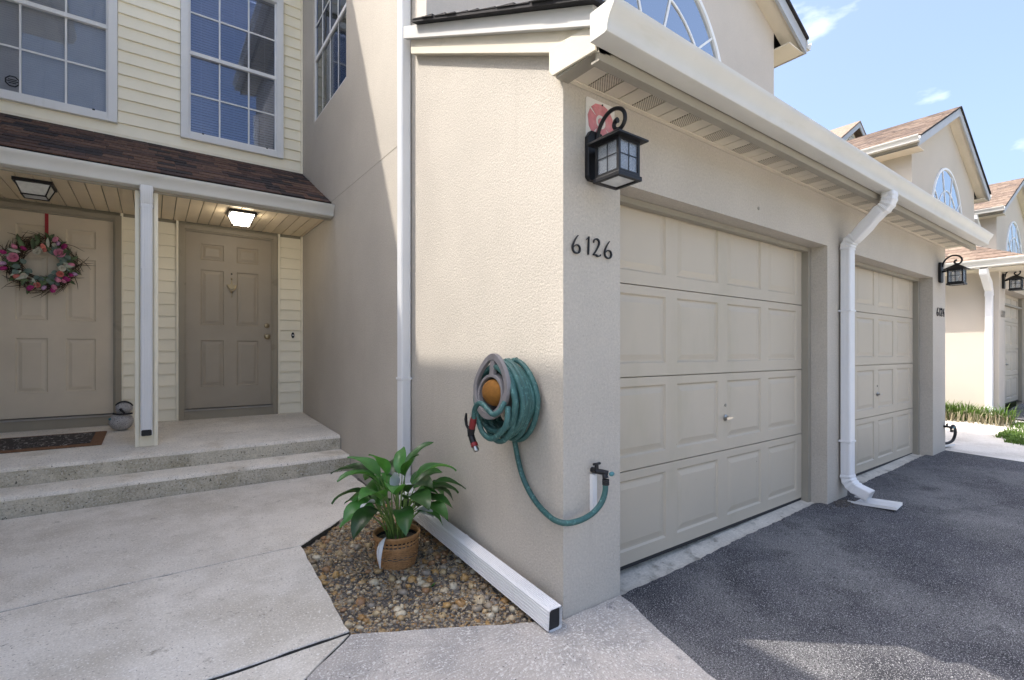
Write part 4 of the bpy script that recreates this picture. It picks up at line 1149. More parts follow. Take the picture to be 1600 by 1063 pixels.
# -------- house numbers: flat forged digits with swelling strokes
STROKES = {
    '6': [[(.62, 1.0, .05), (.42, .82, .10), (.22, .58, .13), (.10, .34, .16), (.16, .12, .16), (.40, .01, .14), (.68, .06, .16), (.80, .24, .17), (.70, .42, .14), (.46, .47, .10), (.26, .38, .07), (.17, .30, .05)]],
    '1': [[(.28, .82, .05), (.42, .90, .09), (.52, .99, .12)], [(.52, 1.0, .12), (.50, .7, .15), (.48, .35, .17), (.46, .0, .12)]],
    '2': [[(.16, .74, .05), (.20, .88, .12), (.42, .99, .15), (.66, .92, .17), (.72, .74, .17), (.58, .52, .14), (.36, .28, .11), (.14, .08, .12)], [(.14, .06, .12), (.36, .10, .15), (.58, .03, .15), (.82, .08, .10), (.86, .16, .05)]],
    '4': [[(.60, 1.0, .08), (.38, .68, .11), (.12, .36, .12)], [(.10, .34, .13), (.5, .33, .14), (.86, .36, .10)], [(.62, .62, .12), (.60, .3, .16), (.58, .0, .12)]],
}
def digit(ch, x, z, h, par, m='black_metal', y=-.012):
    b = MB(); w = h * .78
    for st in STROKES[ch]:
        P = []
        for i in range(len(st) - 1):
            q = [st[max(0, min(len(st) - 1, i + e))] for e in (-1, 0, 1, 2)]
            for k in range(4):
                s_ = k / 4
                P.append(tuple(.5 * (2 * q[1][d] + (q[2][d] - q[0][d]) * s_ + (2 * q[0][d] - 5 * q[1][d] + 4 * q[2][d] - q[3][d]) * s_ ** 2 + (3 * q[1][d] - q[0][d] - 3 * q[2][d] + q[3][d]) * s_ ** 3) for d in range(3)))
        P.append(st[-1])
        L, Rr = [], []
        for i, p in enumerate(P):
            a, c = P[max(0, i - 1)], P[min(len(P) - 1, i + 1)]
            tx, tz = (c[0] - a[0]) * w, (c[1] - a[1]) * h; d = math.hypot(tx, tz) or 1
            nx, nz = -tz / d, tx / d; hw = p[2] * h * .235
            L.append((x + p[0] * w + nx * hw, z + p[1] * h + nz * hw)); Rr.append((x + p[0] * w - nx * hw, z + p[1] * h - nz * hw))
        for i in range(len(P) - 1): b.prism([L[i], L[i + 1], Rr[i + 1], Rr[i]], 'y', y, y + .008)
    return b.build('digit', m, par)
hn = thing('house_number', 'black forged house number 6126 on the pillar below the nearest lantern', 'house number', (.19, 0, 1.63))
for ch, x in zip('6126', (.045, .122, .178, .258)): digit(ch, x, 1.678 + .003 * (ch == '1'), .086, hn)
hn = thing('house_number', 'black house number 6124 at the far end of the second garage', 'house number', (5.95, 0, 1.63))
for ch, x in zip('6124', (5.80, 5.885, 5.955, 6.04)): digit(ch, x, 1.637, .098, hn)
hn = thing('house_number', 'grey house number on the far townhouse at the right edge', 'house number', (9.40, 0, 1.75))
for ch, x in zip('6122', (9.26, 9.34, 9.40, 9.48)): digit(ch, x, 1.77, .105, hn, 'steel')

# -------- porch ceiling lamps
def ceiling_lamp(cx, cy, lit, label):
    o = thing('ceiling_lamp', label, 'lamp', (cx, cy, 2.655))
    z1 = 2.654
    def frus(w0, z0, w1, z1_, name, m, par=o, open_=False):
        b = MB(); vs = [(cx + sx * w, cy + sy * w, z) for (w, z) in ((w0, z0), (w1, z1_)) for sx, sy in ((-1, -1), (1, -1), (1, 1), (-1, 1))]
        b.add(vs, [(0, 1, 5, 4), (1, 2, 6, 5), (2, 3, 7, 6), (3, 0, 4, 7), (0, 1, 2, 3), (4, 5, 6, 7)]); return b.build(name, m, par)
    frus(.124, z1 - .026, .124, z1, 'base', 'black_metal')
    frus(.070, z1 - .118, .106, z1 - .027, 'shade', 'lamp_on' if lit else 'frosted')
    c = MB()
    for sx, sy in ((-1, -1), (1, -1), (1, 1), (-1, 1)):
        c.tube([(cx + sx * .109, cy + sy * .109, z1 - .026), (cx + sx * .073, cy + sy * .073, z1 - .12)], .0055, 6)
    b0 = .076
    for (p, q) in (((-1, -1), (1, -1)), ((1, -1), (1, 1)), ((1, 1), (-1, 1)), ((-1, 1), (-1, -1))):
        c.tube([(cx + p[0] * b0, cy + p[1] * b0, z1 - .119), (cx + q[0] * b0, cy + q[1] * b0, z1 - .119)], .006, 6)
    c.build('cage', 'black_metal', o)
    return o
ceiling_lamp(-.775, 4.06, True, 'lit ceiling lamp above the entry door with brass knocker')
ceiling_lamp(-2.32, 4.08, False, 'unlit ceiling lamp above the door with the wreath')

# -------- doormat
dm = thing('doormat', 'dark patterned doormat with brown coir border before the wreath door', 'doormat', (-2.3, 4.12, .44))
def mz(y): return slab_z(y)
b = MB(); b.add([(-2.78, 3.82, mz(3.82) + .002), (-1.87, 3.82, mz(3.82) + .002), (-1.87, 4.42, mz(4.42) + .002), (-2.78, 4.42, mz(4.42) + .002),
                 (-2.78, 3.82, mz(3.82) + .016), (-1.87, 3.82, mz(3.82) + .016), (-1.87, 4.42, mz(4.42) + .016), (-2.78, 4.42, mz(4.42) + .016)],
               [(0, 1, 2, 3), (4, 5, 6, 7), (0, 1, 5, 4), (1, 2, 6, 5), (2, 3, 7, 6), (3, 0, 4, 7)]); b.build('border', 'mat_coir', dm)
b = MB(); b.add([(-2.72, 3.87, mz(3.87) + .0165), (-1.95, 3.87, mz(3.87) + .0165), (-1.95, 4.37, mz(4.37) + .0165), (-2.72, 4.37, mz(4.37) + .0165),
                 (-2.72, 3.87, mz(3.87) + .0205), (-1.95, 3.87, mz(3.87) + .0205), (-1.95, 4.37, mz(4.37) + .0205), (-2.72, 4.37, mz(4.37) + .0205)],
               [(4, 5, 6, 7), (0, 1, 5, 4), (1, 2, 6, 5), (2, 3, 7, 6), (3, 0, 4, 7)]); b.build('printed_field', 'mat_print', dm)

# -------- stone figure by the post
sf = thing('stone_figure', 'grey speckled stone bird figure of two stacked stones beside the porch post', 'figurine', (-1.765, 4.48, .448))
bx, by, bz0 = -1.765, 4.48, slab_z(4.48)
MB().ball((bx, by, bz0 + .088), .098, .095, .09, 20, 12).build('body', 'granite', sf, smooth=True, ang=80)
MB().ball((bx + .02, by, bz0 + .215), .07, .068, .064, 18, 12).build('head', 'granite', sf, smooth=True, ang=80)
def arc(c, r, a0, a1, tilt, n=12): return [Vector(c) + Vector((r * math.cos(a0 + (a1 - a0) * i / n), -abs(r) * tilt * math.sin(PI * i / n), r * math.sin(a0 + (a1 - a0) * i / n))) for i in range(n + 1)]
MB().tube([(bx - .06, by - .05, bz0 + .172), (bx - .02, by - .085, bz0 + .166), (bx + .04, by - .085, bz0 + .164), (bx + .085, by - .05, bz0 + .166)], .009, 8).build('scarf', 'dark', sf, smooth=True)
MB().tube([(bx - .005, by - .068, bz0 + .216), (bx + .005, by - .078, bz0 + .2), (bx + .025, by - .08, bz0 + .178), (bx + .035, by - .09, bz0 + .16)], [.012, .011, .008, .003], 8).build('beak', 'dark', sf, smooth=True)
MB().tube(arc((bx + .02, by - .01, bz0 + .212), .071, R(150), R(20), .3), .008, 8).build('cap_band', 'dark', sf, smooth=True)
MB().ball((bx - .085, by - .045, bz0 + .12), .012, .012, .012, 8, 6).build('button', 'plastic_teal', sf, smooth=True)

# -------- wreath
wr = thing('wreath', 'round spring wreath of pink flowers and twigs hanging on the left door', 'wreath', (-2.375, 4.80, 2.07))
WC = Vector((-2.375, 4.795, 2.07))
MB().box(WC.x + .015, WC.x + .041, 4.838, 4.842, 2.25, 2.583).build('ribbon', 'ribbon', wr)
b = MB()
for i in range(520):
    a = rnd.uniform(0, 2 * PI); r0 = rnd.uniform(.13, .25); L = rnd.uniform(.08, .2)
    da = rnd.choice((-1, 1)) * rnd.uniform(.2, 1.0); dr = rnd.uniform(-.02, .08); y0 = rnd.uniform(-.03, .03)
    if i < 40: dr = rnd.uniform(.06, .13)
    pts = []
    for k in range(4):
        f = k / 3; aa = a + da * f * L / r0; rr = r0 + dr * f
        pts.append(WC + Vector((rr * math.cos(aa), y0 - .02 * f * rnd.uniform(0, 1.4), rr * math.sin(aa))))
    b.tube(pts, [.0035, .003, .0025, .0012], 4, cap=False)
for e in ((.27, .01, .38, .035), (.27, .0, .40, .012), (-.2, -.2, -.27, -.27), (.02, -.25, .0, -.32)):
    b.tube([WC + Vector((e[0], -.02, e[1])), WC + Vector(((e[0] + e[2]) / 2, -.03, (e[1] + e[3]) / 2 + .006)), WC + Vector((e[2], -.03, e[3]))], [.003, .0024, .001], 4, cap=False)
b.build('twigs', 'twig', wr, kind='stuff', recalc=False)
def blade(L, W, cup=.2, curl=.3, n=5):
    b = MB(); vs = []; fs = []
    for i in range(n + 1):
        f = i / n; w = W * math.sin(PI * min(.985, f * .93 + .05)) ** .8 * .5; z = curl * L * (-(f ** 2)) * .5
        vs += [(f * L, -w, z + cup * w), (f * L, 0, z), (f * L, w, z + cup * w)]
    for i in range(n):
        for k in range(2): fs.append((i * 3 + k, (i + 1) * 3 + k, (i + 1) * 3 + k + 1, i * 3 + k + 1))
    return b.add(vs, fs)
def basis_on_wreath(a, tilt, spin):
    # leaf x axis pointing outward in the door plane, lifted towards -Y
    ox = Vector((math.cos(a), 0, math.sin(a))); out = Vector((0, -1, 0))
    x = (ox * math.cos(tilt) + out * math.sin(tilt)).normalized(); n = (out - x * out.dot(x)).normalized(); yv = n.cross(x)
    return Matrix((x, yv, n)).transposed().to_4x4() @ Matrix.Rotation(spin, 4, 'X')
srcs = {}
def wleaf(kind, m, L, W, a, r, spin=0, ydep=-.045, aim=None):
    if (kind,) not in srcs:
        o = blade(1, W / L, .3, .4, 4).build('leaf', m, wr, smooth=True, loc=tuple(WC), recalc=False); srcs[(kind,)] = o; new = o
    else: new = inst(srcs[(kind,)], wr, WC)
    p = WC + Vector((r * math.cos(a), ydep, r * math.sin(a)))
    new.location = p - org(wr)
    new.rotation_euler = (basis_on_wreath(a if aim is None else aim, rnd.uniform(.1, .5), spin)).to_euler(); new.scale = (L, L, L)
for i in range(52):
    a = 2 * PI * i / 52 + rnd.uniform(-.1, .1); wleaf('green', 'green_leaf', rnd.uniform(.07, .11), .032, a, rnd.uniform(.13, .22), rnd.uniform(-.5, .5), rnd.uniform(-.05, -.02), a + rnd.uniform(-1.2, 1.2))
for i in range(34):
    a = R(rnd.choice((rnd.uniform(-60, 30), rnd.uniform(190, 300), rnd.uniform(30, 60)))); wleaf('eu', 'eucalyptus', rnd.uniform(.045, .06), .05, a, rnd.uniform(.11, .2), rnd.uniform(-.6, .6), rnd.uniform(-.065, -.03), a + rnd.uniform(-2, 2))
for deg in (150, 165, 235, 250, 5, 352, 70, 215): wleaf('cr', 'cream_leaf', .09, .03, R(deg), .16, rnd.uniform(-.4, .4), -.06, R(deg) + rnd.uniform(-.6, .6))
def rose(m, name):
    b = MB()
    for ring, (nn, r, h, tilt) in enumerate(((3, .012, .034, .15), (5, .022, .030, .45), (6, .034, .022, .9))):
        for k in range(nn):
            a = 2 * PI * k / nn + ring * .5
            vs = []; fs = []
            for i in range(4):
                f = i / 3
                for jn in range(3):
                    s = (jn - 1) * .62; rr = r * (.35 + .65 * f) * (1 + .15 * tilt * f)
                    vs.append((rr * math.cos(a + s), rr * math.sin(a + s), h * f * (1 - .35 * tilt * f) + .003 * abs(jn - 1)))
            for i in range(3):
                for jn in range(2): fs.append((i * 3 + jn, i * 3 + jn + 1, (i + 1) * 3 + jn + 1, (i + 1) * 3 + jn))
            b.add(vs, fs)
    b.ball((0, 0, .012), .011, .011, .018, 8, 5)
    return b.build(name, m, wr, smooth=True, loc=tuple(WC), recalc=False, ang=70)
def tulip(m, name):
    b = MB(); b.ball((0, 0, .022), .017, .017, .026, 9, 6)
    for k in range(3):
        a = 2 * PI * k / 3; b.ball((.008 * math.cos(a), .008 * math.sin(a), .026), .014, .014, .03, 7, 5)
    return b.build(name, m, wr, smooth=True, loc=tuple(WC), recalc=False, ang=70)
flowers = [  # kind, material, angle deg, radius, scale
    ('r', 'petal_pink', 172, .185, 1.35), ('r', 'petal_pink', 38, .165, 1.35), ('t', 'petal_pink', 146, .205, 1.15), ('t', 'petal_pink', 67, .23, 1.15), ('t', 'petal_magenta', 165, .245, 1.1),
    ('t', 'petal_magenta', 133, .15, 1.0), ('t', 'petal_coral', 80, .135, 1.1), ('t', 'petal_coral', 76, .11, .9), ('t', 'petal_magenta', 45, .215, 1.2), ('r', 'petal_cream', 106, .10, .9), ('r', 'petal_cream', 96, .12, .7),
    ('t', 'petal_lilac', 57, .215, .9), ('t', 'petal_pink', 0, .195, 1.1), ('r', 'petal_cream', -15, .155, .9), ('t', 'petal_magenta', -38, .205, 1.3), ('r', 'petal_coral', -36, .165, .9),
    ('t', 'petal_pink', -52, .175, 1.2), ('t', 'petal_pink', -68, .225, 1.2), ('t', 'petal_magenta', -72, .25, 1.1), ('t', 'petal_lilac', -82, .225, 1.0), ('t', 'petal_magenta', -104, .235, 1.3), ('r', 'petal_coral', -97, .215, .8),
    ('t', 'petal_coral', 222, .20, 1.1), ('r', 'petal_cream', 230, .175, .8), ('t', 'petal_magenta', 198, .24, 1.1), ('t', 'petal_lilac', 188, .235, 1.1), ('t', 'petal_lilac', -20, .24, 1.0), ('t', 'petal_magenta', -24, .225, 1.0), ('r', 'petal_cream', 62, .20, .6), ('t', 'petal_pink', -45, .215, .9)]
for kd, m, deg, r, sc in flowers:
    key = (kd, m)
    if key not in srcs: srcs[key] = (rose if kd == 'r' else tulip)(m, 'flower'); o = srcs[key]
    else: o = inst(srcs[key], wr, WC)
    a = R(deg); o.location = WC + Vector((r * math.cos(a), -.055, r * math.sin(a))) - org(wr)
    tl = .25 if kd == 'r' else rnd.uniform(.8, 1.2)
    out = Vector((math.cos(a + rnd.uniform(-.7, .7)) * math.sin(tl), -math.cos(tl), math.sin(a) * math.sin(tl)))
    o.rotation_euler = out.to_track_quat('Z', 'Y').to_euler(); sc *= .86; o.scale = (sc, sc, sc)

# -------- potted plant
PX, PY = -.385, .99; PZ = bz(PX, PY) + .004
pp = thing('potted_plant', 'leafy green lily plant in a brown wicker basket standing on the gravel', 'plant', (PX, PY, PZ))
prof = [(.098, 0), (.104, .012), (.110, .05), (.116, .09), (.120, .118), (.121, .128), (.122, .138), (.123, .148), (.124, .158), (.126, .172), (.128, .182)]
nB = 96; b = MB(); vs = []; fs = []
for i, (r, z) in enumerate(prof):
    for k in range(nB):
        rr = r + .0016 * math.cos(k * PI) * (1 if i in (1, 2, 3, 4) else 0)
        vs.append((PX + rr * math.cos(2 * PI * k / nB), PY + rr * math.sin(2 * PI * k / nB), PZ + z))
for i in range(len(prof) - 1):
    for k in range(nB):
        if i in (5, 7) and k % 3 != 0: continue         # two open rows of square holes
        k2 = (k + 1) % nB; fs.append((i * nB + k, i * nB + k2, (i + 1) * nB + k2, (i + 1) * nB + k))
b.add(vs, fs); o = b.build('basket', 'basket', pp, smooth=True, recalc=False, ang=60)
md = o.modifiers.new('thick', 'SOLIDIFY'); md.thickness = .005; md.offset = -1
b = MB()
for i in range(17):                                  # horizontal weavers
    z = .008 + .0066 * i; r = .0985 + (.1205 - .0985) * (z / .12) ** .8
    b.tube([(PX + (r + .0035 * (1 if (k // 2 + i) % 2 else -.5)) * math.cos(2 * PI * k / 48), PY + (r + .0035 * (1 if (k // 2 + i) % 2 else -.5)) * math.sin(2 * PI * k / 48), PZ + z) for k in range(48)], .0032, 5, closed=True)
b.build('weave', 'basket', o, kind='stuff', smooth=True, recalc=False)
b = MB(); b.tube([(PX + .1275 * math.cos(2 * PI * k / 40), PY + .1275 * math.sin(2 * PI * k / 40), PZ + .183) for k in range(40)], .0075, 8, closed=True); b.build('rim', 'basket', pp, smooth=True)
MB().lathe([(.115, .06), (.117, .12), (.117, .145), (.06, .153), (.002, .155)], 24, (PX, PY, PZ)).build('soil', 'soil', pp, smooth=True)
b = MB(); r = .1155
MB().lathe([(.112, .105), (.1165, .162)], 32, (PX, PY, PZ), cap=False).build('liner', 'dark', pp)
top = Vector((PX, PY, PZ + .15))
def lily(az, reach, height, L, W, droop, name='leaf', m='leaf', twist=0):
    d = Vector((math.cos(az), math.sin(az), 0)); side = Vector((-math.sin(az), math.cos(az), 0))
    base = top + d * rnd.uniform(.01, .05) + side * rnd.uniform(-.02, .02)
    P0 = base; P2 = top + d * reach + Vector((0, 0, height)); P1 = base + Vector((0, 0, height * .75)) + d * reach * .25
    stem = [(P0 * (1 - f) ** 2 + P1 * 2 * f * (1 - f) + P2 * f * f) for f in [i / 6 for i in range(7)]]
    t = (stem[-1] - stem[-2]).normalized(); el = math.asin(max(-1, min(1, t.z)))
    n = 9; vs = []; fs = []; p = P2.copy()
    for i in range(n + 1):
        f = i / n
        w = W * .5 * (math.sin(PI * f ** .72) ** .85 if 0 < f < 1 else 0.02)
        e = el - droop * f
        tt = d * math.cos(e) + Vector((0, 0, math.sin(e)))
        if i: p = p + tt * (L / n)
        nn = side.cross(tt) * -1
        if nn.z < 0: nn = -nn
        sd = (side * math.cos(twist) + nn * math.sin(twist))
        wav = .006 * math.sin(f * 9 + az * 3)
        for s, hgt in ((-1, .30), (-.5, .08), (0, 0), (.5, .08), (1, .30)):
            vs.append(p + sd * (w * s) + nn * (hgt * w + (wav if abs(s) == 1 else 0) * (1 if s > 0 else -1)))
    for i in range(n):
        for k in range(4): fs.append((i * 5 + k, i * 5 + k + 1, (i + 1) * 5 + k + 1, (i + 1) * 5 + k))
    o = MB().add(vs, fs).build(name, m, pp, smooth=True, recalc=False, ang=80)
    MB().tube(stem, [.0045, .0042, .004, .0038, .0035, .003, .0026], 6).build('stem', 'stem', o, smooth=True)
    return o
specs = []
for i in range(13): specs.append((2 * PI * i / 13 + rnd.uniform(-.2, .2), rnd.uniform(.13, .20), rnd.uniform(.17, .25), rnd.uniform(.21, .27), rnd.uniform(.105, .135), rnd.uniform(1.2, 1.8)))
for i in range(13): specs.append((2 * PI * i / 13 + .3 + rnd.uniform(-.2, .2), rnd.uniform(.10, .17), rnd.uniform(.26, .33), rnd.uniform(.22, .28), rnd.uniform(.105, .135), rnd.uniform(1.2, 1.8)))
for i in range(5): specs.append((2 * PI * i / 5 + rnd.uniform(-.3, .3), rnd.uniform(.05, .10), rnd.uniform(.33, .39), rnd.uniform(.19, .24), rnd.uniform(.07, .085), rnd.uniform(.9, 1.5)))
for i in range(8): specs.append((2 * PI * i / 8 + .5 + rnd.uniform(-.3, .3), rnd.uniform(.09, .15), rnd.uniform(.12, .19), rnd.uniform(.17, .21), rnd.uniform(.07, .085), rnd.uniform(1.3, 1.9)))
for i in range(3): specs.append((rnd.uniform(0, 6.28), rnd.uniform(.05, .14), rnd.uniform(.20, .30), rnd.uniform(.18, .23), rnd.uniform(.08, .10), rnd.uniform(1.3, 1.9)))
for sp in specs: lily(*sp, twist=rnd.uniform(-.35, .35))
for (az, reach, hgt, L, W, dr) in ((R(-120), .07, .30, .12, .06, .6), (R(-60), .13, .17, .14, .06, 1.5), (R(200), .16, .24, .11, .05, 1.4), (R(-10), .17, .15, .10, .05, 1.2)):
    lily(az, reach, hgt, L, W, dr, 'spathe', 'spathe', .4)
# one withered spathe hanging over the rim
b = MB(); vs = []; fs = []
for i in range(8):
    f = i / 7; p = Vector((PX - .095 - .055 * math.sin(f * 2.2), PY - .075 - .045 * math.sin(f * 2.2), PZ + .195 + .012 * math.sin(f * 3) - .15 * f ** 1.6)); w = .017 * math.sin(PI * (f * .94 + .04))
    s = Vector((.7, -.7, .1)); vs += [p - s * w, p + Vector((-.006, -.006, .004)), p + s * w]
for i in range(7):
    for k in range(2): fs.append((i * 3 + k, i * 3 + k + 1, (i + 1) * 3 + k + 1, (i + 1) * 3 + k))
b.add(vs, fs); o = b.build('spathe', 'spathe', pp, smooth=True, recalc=False, label='withered white bract drooping over the basket rim')

# -------- hose hanger and hose
hg = thing('hose_hanger', 'grey oval hose hanger on the sunlit stucco wall', 'hose hanger', (0, .3, 1.0))
HX = -.215; HY, HZc = .285, 1.055
def pear(sc, z_off=0, n=36):
    out = []
    for i in range(n):
        a = 2 * PI * i / n; wy = .148 * (1 - .30 * max(0, math.sin(a)) ** 1.3); out.append((HY + sc * wy * math.cos(a), HZc + sc * .158 * math.sin(a) + z_off))
    return out
tilt = lambda z: HX + .10 * (z - HZc)
def face_ring(outer, inner, x_off, th):
    n = len(outer); b = MB(); vs = []
    for ring in (outer, inner):
        for (y, z) in ring: vs.append((tilt(z) + x_off, y, z))
    for ring in (outer, inner):
        for (y, z) in ring: vs.append((tilt(z) + x_off + th, y, z))
    fs = []
    for i in range(n):
        k = (i + 1) % n
        fs += [(i, k, n + k, n + i), (2 * n + i, 3 * n + i, 3 * n + k, 2 * n + k), (i, 2 * n + i, 2 * n + k, k), (n + i, n + k, 3 * n + k, 3 * n + i)]
    return b.add(vs, fs)
face_ring(pear(1.0), pear(.80), 0, .022).build('face_ring', 'hanger', hg, bevel=.003)
hole = [(HY - .003 + .092 * math.cos(2 * PI * i / 36), HZc - .038 + .082 * math.sin(2 * PI * i / 36)) for i in range(36)]
hole_o = [(HY - .003 + .106 * math.cos(2 * PI * i / 36), HZc - .038 + .096 * math.sin(2 * PI * i / 36)) for i in range(36)]
face_ring(hole_o, hole, .002, .024).build('hub_ring', 'hanger', hg, bevel=.002)
b = MB(); b.sweep([(tilt(HZc + .06) + .012, HY - .003, HZc + .055), (tilt(HZc + .14) + .012, HY, HZc + .135)], [(-.018, -.009), (.018, -.009), (.018, .009), (-.018, .009)], up=(1, 0, 0)); b.build('spoke', 'hanger', hg)
b = MB(); pts = [(x, 0) for x in (0, 1)]
n = 28; vs = []; fs = []
for xx in (HX + .02, -.005):
    for i in range(n):
        a = 2 * PI * i / n; vs.append((xx, HY + .03 * (xx + .2) / .2 + .105 * math.cos(a), HZc - .03 + .092 * math.sin(a)))
for i in range(n): fs.append((i, (i + 1) % n, n + (i + 1) % n, n + i))
b.add(vs, fs); o = b.build('drum', 'hanger', hg, smooth=True)
MB().box(-.012, -.001, HY - .07, HY + .09, HZc - .11, HZc + .04).build('wall_plate', 'hanger', hg)
sp = thing('sponge', 'brown orange sponge tucked inside the hose hanger', 'sponge', (-.13, .28, .98))
b = MB(); b.ball((-.185, HY - .006, HZc - .030), .05, .090, .066, 14, 10); b.build('sponge_body', 'sponge', sp, smooth=True, ang=80)

hs = thing('garden_hose', 'teal garden hose coiled on the hanger and running down to the tap', 'hose', (-.05, .3, .47))
path = []
turns = 8
for t_ in range(turns):
    x = -.030 - .020 * t_
    ex = .012 * math.sin(t_ * 2.1); ry = .170 + .018 * math.sin(t_ * 1.7 + 1) ; rz = .168 + .014 * math.cos(t_ * 2.3)
    for i in range(36):
        a = PI / 2 - 2 * PI * i / 36
        sag = .036 * (max(0, -math.sin(a)) ** 1.5) * (.6 + .5 * math.sin(t_ * 3.3 + 1))
        path.append(Vector((x - .020 * i / 36, HY + .028 + ex - .004 * t_ + ry * math.cos(a) * (1 - .18 * max(0, math.sin(a))), HZc - .058 + rz * math.sin(a) - sag)))
tail0 = [Vector((-.035, .335, .80)), Vector((-.03, .325, .745)), Vector((-.03, .30, .67)), Vector((-.03, .265, .60)), Vector((-.032, .21, .54)), Vector((-.036, .14, .495)), Vector((-.045, .06, .470)),
         Vector((-.05, -.005, .460)), Vector((-.028, -.05, .457)), Vector((.03, -.062, .457)), Vector((.085, -.064, .464)), Vector((.135, -.066, .482)), Vector((.178, -.068, .515)), Vector((.200, -.07, .56)), Vector((.203, -.07, .600))]
def smooth_path(P, k=4):
    out = []
    for i in range(len(P) - 1):
        q = [P[max(0, min(len(P) - 1, i + e))] for e in (-1, 0, 1, 2)]
        for j_ in range(k):
            s_ = j_ / k; out.append(.5 * ((2 * q[1]) + (q[2] - q[0]) * s_ + (2 * q[0] - 5 * q[1] + 4 * q[2] - q[3]) * s_ ** 2 + (3 * q[1] - q[0] - 3 * q[2] + q[3]) * s_ ** 3))
    return out + [P[-1]]
MB().tube(smooth_path(tail0, 5), .0135, 10).build('hose_run', 'hose', hs, smooth=True, ang=60)
MB().tube(path, .0140, 10).build('hose_coil', 'hose', hs, smooth=True, ang=60)
# loose loop crossing the face and dropping to the nozzle
loop = [Vector((-.215, .16, .99)), Vector((-.245, .16, .95)), Vector((-.262, .185, .935)), Vector((-.268, .22, .955)), Vector((-.268, .26, .975)), Vector((-.268, .30, .975)), Vector((-.264, .335, .95)), Vector((-.258, .355, .915)), Vector((-.255, .362, .895))]
MB().tube(smooth_path(loop, 4), .0125, 10).build('hose_end', 'hose', hs, smooth=True, ang=60)
lp2 = [Vector((-.21, .14, .97)), Vector((-.225, .13, .9)), Vector((-.23, .17, .85)), Vector((-.232, .24, .812)), Vector((-.23, .31, .825)), Vector((-.222, .36, .86)), Vector((-.215, .40, .93)), Vector((-.2, .42, 1.0))]
MB().tube(smooth_path(lp2, 5), .0132, 10).build('hose_loop', 'hose', hs, smooth=True, ang=60)
# nozzle
nz = bpy.data.objects.new('spray_nozzle', None); COL.objects.link(nz); nz.parent = hs; ORG[nz.name] = org(hs).copy()
def ntube(p, r, m, name, n=10): return MB().tube([Vector(q) for q in p], r, n).build(name, m, nz, smooth=True)
ntube([(-.255, .362, .90), (-.252, .375, .875), (-.249, .389, .845)], [.015, .0175, .0165], 'nozzle_red', 'grip')
ntube([(-.249, .389, .846), (-.248, .400, .82), (-.247, .404, .805)], [.0175, .017, .016], 'black_metal', 'grip_end')
ntube([(-.247, .420, .835), (-.246, .406, .815), (-.245, .388, .785), (-.244, .377, .768)], [.010, .016, .016, .015], 'black_metal', 'barrel')
ntube([(-.244, .380, .773), (-.243, .370, .757)], [.018, .018], 'nozzle_red', 'collar')
ntube([(-.243, .370, .757), (-.242, .360, .741), (-.242, .357, .736)], [.014, .015, .013], 'steel', 'tip')
ntube([(-.25, .418, .838), (-.254, .432, .856), (-.257, .434, .885), (-.258, .428, .915)], [.008, .007, .008, .0055], 'black_metal', 'trigger')
# -------- wall taps
def faucet(x, z, label, pvc=True):
    o = thing('tap', label, 'tap', (x, 0, z))
    def T(p, r, m, name, n=10): return MB().tube([Vector(q) + Vector((x, 0, z)) for q in p], r, n).build(name, m, o, smooth=True)
    T([(0, -.001, 0), (0, -.035, 0)], .014, 'black_metal', 'spout'); T([(0, -.03, .004), (0, -.032, .035)], [.012, .008], 'black_metal', 'valve')
    T([(-.022, -.032, .034), (.022, -.032, .034)], .006, 'black_metal', 'tap_handle')
    T([(-.004, -.03, 0), (.02, -.055, -.004), (.035, -.072, -.008)], [.013, .013, .012], 'black_metal', 'splitter')
    MB().ball((x + .045, -.085, z - .01), .016, .011, .011, 10, 6).build('tap_handle', 'plastic_teal', o, smooth=True)
    T([(.02, -.062, -.010), (.0205, -.069, -.03)], [.012, .015], 'black_metal', 'hose_union')
    for i in range(3): T([(.0205, -.07, -.034 - .010 * i), (.0205, -.07, -.041 - .010 * i)], .0168, 'dark', 'hose_union')
    if pvc: MB().box(x - .016, x + .012, -.022, -.001, z - .20, z - .018).build('pipe', 'pvc', o)
    return o
faucet(.185, .655, 'black splitter tap with teal hose on the pillar beside the first garage door')
faucet(6.11, .33, 'small dark tap near the foot of the end pillar', False)
h2 = thing('garden_hose', 'short black hose loop at the end corner of the garage wall', 'hose', (6.2, 0, .1))
MB().tube(smooth_path([Vector((6.13, -.06, .31)), Vector((6.18, -.07, .34)), Vector((6.26, -.07, .31)), Vector((6.33, -.06, .23)), Vector((6.33, -.04, .15)), Vector((6.27, -.01, .115)), Vector((6.20, .03, .11))], 5), .016, 8).build('hose_run', 'hose_black', h2, smooth=True)

# -------- weeds and far planting
def tuft(name, label, spots, n, hgt, m, kind=None, cat=None):
    b = MB()
    for (x, y, z, rx, ry) in spots:
        for _ in range(n):
            px, py = x + rnd.uniform(-rx, rx), y + rnd.uniform(-ry, ry); a = rnd.uniform(0, 6.3); h = hgt * rnd.uniform(.5, 1.1); w = .004 + hgt * .012; L = h * rnd.uniform(.3, 1.15)
            dx, dy = math.cos(a), math.sin(a); zz = z(px, py) if callable(z) else z
            p = [Vector((px, py, zz)), Vector((px + dx * L * .35, py + dy * L * .35, zz + h * .7)), Vector((px + dx * L, py + dy * L, zz + h * (1 if L < h * .5 else .75)))]
            s = Vector((-dy, dx, 0)) * w
            b.add([p[0] - s, p[0] + s, p[1] + s * .8, p[1] - s * .8, p[2]], [(0, 1, 2, 3), (3, 2, 4)])
    o = b.build(name, m, recalc=False); tag(o, label, cat, kind=kind); return o
tuft('grass_clump', 'green lilyturf border at the foot of the far sunlit wall', [(8.84, .32, gz, .16, .52), (8.95, .9, gz, .12, .4)], 520, .28, 'grass', 'stuff')
